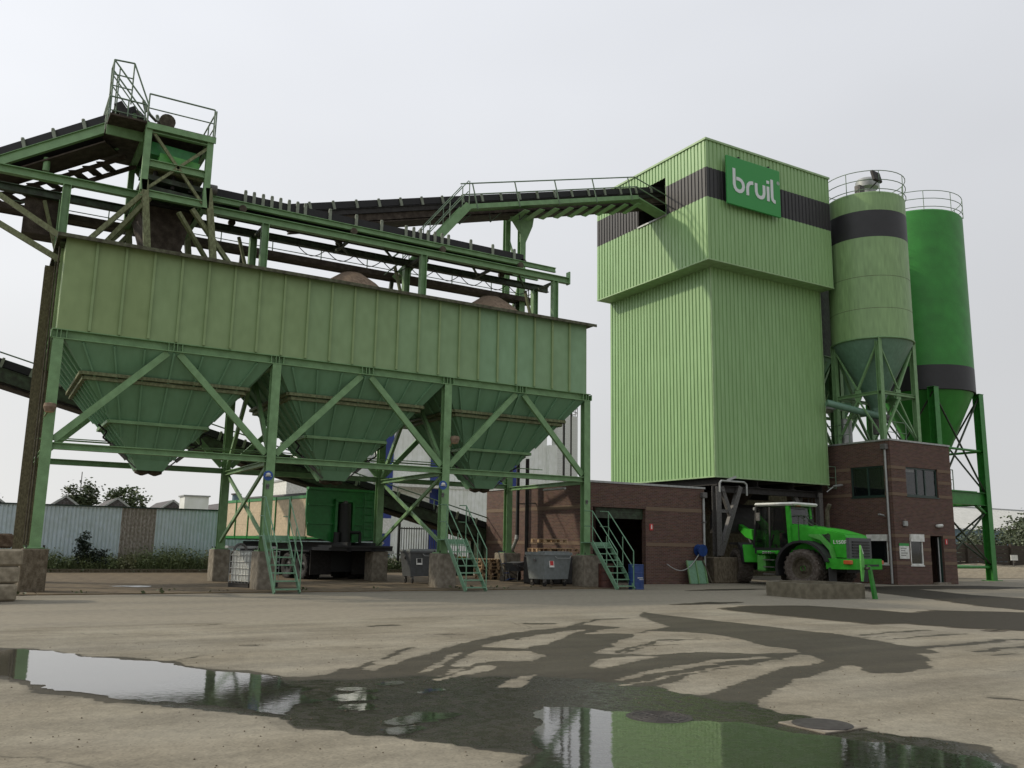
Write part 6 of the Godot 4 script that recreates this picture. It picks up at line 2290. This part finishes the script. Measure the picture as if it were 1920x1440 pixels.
# ---------------------------------------------------------------- background
func background() -> void:
	thing("corrugated_wall", "long pale blue corrugated steel wall with one brownish stretch behind the verge", "fence", V(2, 0, -45))
	for r in [[-22.0, 5.75, M.fence, "blue_sheet"], [5.75, 7.28, M.fence_old, "brown_sheet"], [7.28, 18.6, M.fence, "blue_sheet"]]:
		corr(V(r[0], 0, -45.4), V(r[1], 0, -45.4), 0.0, 2.93, 0.17, 0.035, 0.06, 0.02)
		P(r[3], r[2])
	span(-22, 18.6, 2.93, 2.99, -45.46, -45.36)
	P("top_rail", M.frame)
	for k in 14:
		span(-21 + k * 3.0, -20.9 + k * 3.0, 0, 2.9, -45.6, -45.5)
		P("rear_post", M.grey)
	# gabled houses behind the wall
	var hx := [0.6, 5.5, 9.1, 13.2, 17.6]
	for k in 5:
		var x: float = hx[k]
		thing("row_house", "grey gabled house behind the blue wall, %s" % ["at the left edge of the photo", "below the left background tree", "below the right background tree", "beside the pale roof box", "rightmost, next to the trailer"][k], "house", V(x, 0, -75), "gabled houses behind the corrugated wall")
		span(x - 1.9, x + 1.9, 0, 3.6, -83, -75)
		P("wall", M.brick)
		prism(PackedVector2Array([Vector2(-1.35, 3.6), Vector2(1.35, 3.6), Vector2(0, 4.55)]), V(x, 0, -82.9), Vector3.RIGHT, Vector3.UP, 7.9)
		var g := P("gable", M.tile)
		for s in [-1.0, 1.0]:
			bar(V(x + s * 1.45, 3.55, -74.95), V(x, 4.62, -74.95), 0.12, 0.14)
		P("verge_board", M.galv, g)
		for s in [-1.0, 1.0]:
			quad(V(x + s * 1.55, 3.50, -75.05), V(x + s * 1.55, 3.50, -83), V(x, 4.66, -83), V(x, 4.66, -75.05))
		P("roof", M.tile)
		prism(PackedVector2Array([Vector2(-0.9, 3.5), Vector2(0.9, 3.5), Vector2(0, 4.15)]), V(x - 1.9, 0, -80.0), V(0.6, 0, 0.8), Vector3.UP, 0.3)
		P("dormer", M.tile)
	thing("roof_box", "pale grey flat roofed plant box behind the blue wall", "building", V(14.7, 0, -72))
	span(13.5, 15.3, 0, 4.85, -74, -72)
	P("wall", M.white_clad)
	span(13.4, 15.4, 4.85, 4.95, -74.1, -71.9)
	P("roof", M.galv)
	thing("vent_stack", "thin blue vent stack behind the blue wall", "chimney", V(17.2, 0, -70))
	tube(V(16.9, 0, -70), V(16.9, 5.0, -70), 0.3, 12)
	P("pipe", M.bluewall)
	lathe(V(16.9, 5.0, -70), [Vector2(0.4, 0), Vector2(0.4, 0.1), Vector2(0, 0.15)], 12)
	P("cowl", M.grey)
	thing("radio_mast", "thin radio mast above the left background tree", "mast", V(9.6, 0, -112))
	tube(V(9.6, 0, -112), V(9.6, 9.0, -112), 0.05, 5)
	P("pole", M.grey)
	# white and blue factory
	thing("factory", "big pale grey factory hall with dark blue stripes behind the bunker", "building", V(44, 0, -95))
	corr(V(38.3, 0, -90), V(58.4, 0, -90), 0, 20, 0.6, 0.04, 0.1)
	P("front_cladding", M.white_clad)
	corr(V(38.3, 0, -110), V(38.3, 0, -90), 0, 20, 0.6, 0.04, 0.1)
	corr(V(58.4, 0, -90), V(58.4, 0, -110), 0, 20, 0.6, 0.04, 0.1)
	P("side_cladding", M.white_clad)
	span(38.4, 58.3, 19.8, 20, -109.9, -90.1)
	P("roof", M.grey)
	for r in [[36.7, 38.3, 0.0, 20.5], [42.9, 44.3, 0.0, 20.0], [50.9, 54.0, 8.2, 20.0]]:
		span(r[0], r[1], r[2], r[3], -90.6, -89.8)
		P("blue_stripe", M.blue)
	span(38.3, 42.9, 7.2, 8.1, -89.95, -89.6)
	P("white_ledge", M.white)
	span(36.6, 38.35, 2.6, 4.2, -89.78, -89.7)
	P("white_ledge", M.white)
	thing("factory_annex", "lower pale corrugated annex of the factory behind the gate", "building", V(47, 0, -85))
	corr(V(44.2, 0, -88), V(50.6, 0, -88), 0, 7.6, 0.5, 0.05, 0.1)
	corr(V(50.6, 0, -88), V(50.6, 0, -90), 0, 7.6, 0.5, 0.05, 0.1)
	P("cladding", M.white_clad)
	span(38.2, 50.7, 7.6, 7.95, -89.5, -87.9)
	P("eaves_trim", M.white)
	thing("white_warehouse", "white block of a warehouse behind the trailer", "building", V(31, 0, -95))
	span(27.0, 30.0, 0, 7.8, -100, -91)
	P("front_wall", M.white)
	span(30.0, 36.7, 0, 13.0, -100, -91.5)
	P("high_wall", M.white_clad)
	span(26.9, 30.0, 7.8, 8.0, -100, -90.9)
	P("roof_edge", M.galv)
	thing("factory_silo", "tall pale cylindrical silo with roof railing beside the factory", "silo", V(61.5, 0, -90))
	lathe(V(61.0, 0, -90.0), [Vector2(1.6, 0), Vector2(1.6, 17.2), Vector2(1.4, 17.4), Vector2(0, 17.6)], 24)
	P("shell", M.plastic)
	for y in [17.8, 18.4]: ring(V(61.0, y, -90.0), 1.55, 0.05, 20)
	for k in 8: tube(V(61.0 + 1.55 * cos(k * TAU / 8), 17.2, -90.0 + 1.55 * sin(k * TAU / 8)), V(61.0 + 1.55 * cos(k * TAU / 8), 18.4, -90.0 + 1.55 * sin(k * TAU / 8)), 0.05, 5)
	P("railing", M.grey)
	thing("factory_silo", "shorter pale silo between the factory and the railed silo", "silo", V(59, 0, -90))
	span(58.4, 59.6, 0, 13.6, -92, -89.4)
	P("shell", M.white_clad)
	# pipes before it
	thing("vent_pipe", "pair of thin dark pipes rising above the workshop", "pipe", V(27, 4, -38))
	tube(V(28.4, 4.0, -42), V(28.4, 10.6, -42), 0.07, 8)
	tube(V(28.9, 4.0, -42), V(28.9, 10.6, -42), 0.05, 8)
	P("pipe", M.black)
	cbox(V(28.5, 4.9, -42), V(0.5, 0.5, 0.4), 0.05)
	P("motor_box", M.grey)
	# gate
	thing("bar_gate", "dark vertical bar gate between the back pier and the workshop", "gate", V(22, 0, -44))
	for k in 36:
		tube(V(19.4 + k * 0.145, 0.15, -44), V(19.4 + k * 0.145, 2.38, -44), 0.02, 5)
		P("bar", M.iron)
	for y in [0.18, 2.3]:
		bar(V(19.3, y, -44), V(24.6, y, -44), 0.05, 0.06)
		P("rail", M.iron)
	for x in [19.25, 21.9, 24.6]:
		span(x - 0.06, x + 0.06, 0, 2.6, -44.06, -43.94)
		P("post", M.black)
	thing("caution_tape", "yellow and red strip on a low dark box before the gate", "barrier", V(19.8, 0, -39))
	span(18.6, 20.9, 0.03, 0.85, -39.6, -39.0)
	P("box", M.dark)
	span(18.7, 20.8, 0.85, 0.93, -39.4, -39.1)
	P("strip", mt(lin(0.5, 0.4, 0.04), 0.5))
	span(18.7, 19.3, 0.74, 0.84, -38.99, -38.97)
	P("tape", M.orange)
	# right side: shed, planks, wall
	thing("white_shed", "long shed with a white corrugated roof and blue wall at the right edge", "building", V(105, 0, -66))
	var n := 130
	for k in n:
		var x0 := 88.0 + k * 0.6
		quad(V(x0, 4.3, -60), V(x0 + 0.42, 4.3, -60), V(x0 + 0.42, 7.3, -68), V(x0, 7.3, -68))
		quad(V(x0 + 0.42, 4.3, -60), V(x0 + 0.51, 4.18, -60), V(x0 + 0.51, 7.18, -68), V(x0 + 0.42, 7.3, -68))
		quad(V(x0 + 0.51, 4.18, -60), V(x0 + 0.6, 4.3, -60), V(x0 + 0.6, 7.3, -68), V(x0 + 0.51, 7.18, -68))
	P("roof", M.shed)
	span(88, 166, 0, 4.2, -68, -60.3)
	P("wall", M.bluewall)
	span(88, 166, 7.25, 7.4, -68.2, -67.9)
	P("ridge", M.galv)
	thing("plank_wall", "dark stacked plank wall behind the sand at the right edge", "fence", V(72, 0, -45))
	for k in 5:
		for j in 6:
			var x0 := 66.0 + j * 3.2
			span(x0, x0 + 3.15, 0.5 + k * 0.36, 0.83 + k * 0.36, -46.1, -46.0)
			P("plank", M.wood_dark)
	for j in 7:
		span(66.0 + j * 3.2 - 0.1, 66.0 + j * 3.2 + 0.1, 0, 2.4, -46.0, -45.8)
		P("post", M.wood_dark)
	thing("leaning_pole", "pale pole leaning against the plank wall", "pole", V(69, 0, -45))
	tube(V(67.6, 0.6, -44.9), V(69.8, 2.9, -45.6), 0.08, 8)
	P("pole", M.galv)
	thing("small_sign", "small white sign before the bushes at the right edge", "sign", V(76, 0, -44))
	span(75.6, 76.6, 1.0, 1.45, -44.1, -44.05)
	P("plate", M.white)
	tube(V(76.1, 0, -44.15), V(76.1, 1.4, -44.15), 0.04, 6)
	P("post", M.grey)

# ---------------------------------------------------------------- plants
func leaf_quad(p: Vector3, s: float, c: Color) -> void:
	var a := rng.randf() * TAU
	var t := V(cos(a), rng.randf_range(-0.5, 0.6), sin(a)).normalized()
	var u := t.cross(V(rng.randf() - 0.5, rng.randf() - 0.5, rng.randf() - 0.5)).normalized()
	var n := t.cross(u)
	var q := [p - u * s * 0.34, p + t * s * 0.5, p + u * s * 0.34, p - t * s * 0.5]
	for i in [0, 2, 1, 0, 3, 2]:
		S.set_normal(n)
		S.set_color(c)
		S.add_vertex(q[i] - org)

func crown(c: Vector3, r: Vector3, clumps: int, per: int, s: float, base: Color, clump_size := 0.33) -> void:
	for k in clumps:
		var d := V(rng.randfn(), rng.randfn(), rng.randfn()).normalized()
		var m := pow(rng.randf(), 0.45)
		var p := c + d * r * m
		var tone := rng.randf_range(0.65, 1.35)
		var cr := clump_size * rng.randf_range(0.6, 1.3) * minf(r.x, r.y)
		for i in per:
			var e := V(rng.randfn(), rng.randfn() * 0.8, rng.randfn()) * cr * 0.5
			var v := tone * rng.randf_range(0.8, 1.2)
			leaf_quad(p + e, s * rng.randf_range(0.7, 1.3), Color(base.r * v, base.g * v, base.b * v))

func tree(label: String, at: Vector3, h: float, r: Vector3, clumps: int, per: int, s: float, base: Color) -> void:
	thing("tree", label, "tree", at, "background trees")
	tube(at, at + V(0, h * 0.55, 0), 0.035 * h, 8, 0.02 * h)
	for k in 6:
		var a := k * 1.1
		tube(at + V(0, h * (0.35 + 0.04 * k), 0), at + V(cos(a) * r.x * 0.6, h * (0.6 + 0.05 * k), sin(a) * r.z * 0.6), 0.012 * h, 6, 0.004 * h)
	P("trunk", M.bark)
	crown(at + V(0, h - r.y, 0), r, clumps, per, s, base)
	P("crown", M.leaf)

func plants() -> void:
	tree("rounded dark tree behind the houses, left of the pair", V(9.7, 0, -110), 7.6, V(2.0, 1.9, 2.0), 90, 26, 0.34, Color(0.055, 0.075, 0.030))
	tree("rounded dark tree behind the houses, right of the pair", V(14.2, 0, -110), 7.4, V(2.2, 1.8, 2.2), 95, 26, 0.34, Color(0.058, 0.082, 0.030))
	tree("small bushy tree between the pair of background trees", V(12.0, 0, -106), 5.4, V(1.1, 1.2, 1.1), 30, 22, 0.3, Color(0.06, 0.08, 0.03))
	tree("tree at the left edge of the photo behind the houses", V(-0.9, 0, -108), 7.2, V(2.0, 2.0, 2.0), 60, 24, 0.34, Color(0.055, 0.07, 0.03))
	tree("large loose tree at the right edge before the white shed", V(89.5, 0, -50.0), 5.4, V(2.8, 2.4, 2.8), 150, 28, 0.30, Color(0.075, 0.095, 0.05))
	tree("wispy young tree between the silo leg and the right edge tree", V(81.5, 0, -50.0), 4.0, V(2.0, 1.9, 2.0), 80, 22, 0.24, Color(0.08, 0.10, 0.05))
	for a in [[72.5, -49.5, 2.9, 2.2], [76.2, -48.0, 3.2, 2.2], [83.0, -48.0, 3.6, 2.6], [90.0, -48.0, 4.2, 3.0], [69.5, -50.5, 2.6, 1.8]]:
		thing("shrub", ["dark shrub over the plank wall at the right", "broad dark shrub beside the small white sign", "tall dark shrub left of the right edge tree", "dark shrub at the outer right edge", "small dark shrub next to the office corner"][[72.5, 76.2, 83.0, 90.0, 69.5].find(a[0])], "shrub", V(a[0], 0, a[1]), "shrubs at the right edge")
		crown(V(a[0], a[2] * 0.5, a[1]), V(a[3], a[2] * 0.55, a[3] * 0.8), 70, 24, 0.24, Color(0.07, 0.088, 0.045))
		P("leaves", M.leaf)
		for k in 4:
			tube(V(a[0] + k * 0.3 - 0.5, 0, a[1]), V(a[0] + (k - 1.5) * 0.8, a[2] * 0.7, a[1]), 0.04, 5)
		P("stems", M.bark)
	# verge of reeds and weeds
	begin()
	for k in 13000:
		var x := rng.randf_range(-14, 20.6)
		var z := rng.randf_range(-45.2, -43.9)
		var hh: float = (0.72 + 0.75 * (noise.get_noise_2d(x * 2.5, 7.0) + 0.35)) * rng.randf_range(0.4, 1.25)
		hh = maxf(hh, 0.2)
		var p := V(x, 0.05, z)
		var lean := V(rng.randfn() * 0.16, 0, rng.randfn() * 0.16)
		var v := rng.randf_range(0.7, 1.3)
		var dryness: float = clampf(noise.get_noise_2d(x * 3.0 + 50.0, 3.0) * 2.2, 0.0, 1.0) * 0.6
		var c := Color(lerpf(0.13, 0.26, dryness) * v, lerpf(0.165, 0.20, dryness) * v, lerpf(0.065, 0.13, dryness) * v)
		var w := 0.014
		var a := rng.randf() * TAU
		var sd := V(cos(a), 0, sin(a)) * w
		var top := p + lean * hh * 2.0 + V(0, hh, 0)
		for q in [p - sd, top, p + sd]:
			S.set_normal(V(-sin(a), 0, cos(a)))
			S.set_color(c)
			S.add_vertex(q)
		for i in (3 if k % 2 else 0):
			var t := rng.randf_range(0.25, 0.95)
			leaf_quad(p.lerp(top, t) + V(rng.randfn(), rng.randfn() * 0.4, rng.randfn()) * 0.07, rng.randf_range(0.07, 0.15), c)
	one("reed_verge", "strip of green and dry weeds and reeds before the corrugated wall", "weeds", M.leaf, "", "stuff")
	for a in [[4.15, -44.3, 1.75, "dark upright bush before the blue wall"], [4.75, -44.2, 1.15, "low dark bush beside the upright one before the blue wall"]]:
		thing("shrub", a[3], "shrub", V(a[0], 0, a[1]))
		crown(V(a[0], a[2] * 0.55, a[1]), V(0.34, a[2] * 0.48, 0.3), 46, 20, 0.13, Color(0.03, 0.045, 0.03), 0.5)
		P("leaves", M.leaf)
		tube(V(a[0], 0, a[1]), V(a[0], a[2] * 0.8, a[1]), 0.025, 5)
		P("stem", M.bark)
	# weeds in the slab joints
	begin()
	for k in 420:
		var x := rng.randf_range(-3, 21)
		var z := -26.42 if rng.randf() < 0.5 else (-43.4 + rng.randf() * 0.3)
		if noise.get_noise_2d(x * 6.0, z) < 0.05: continue
		leaf_quad(V(x + rng.randfn() * 0.05, 0.06 + rng.randf() * 0.08, z + rng.randfn() * 0.04), rng.randf_range(0.06, 0.16), Color(0.06, 0.075, 0.03))
	one("joint_weeds", "low weeds growing along the joints of the slab", "weeds", M.leaf, "", "stuff")
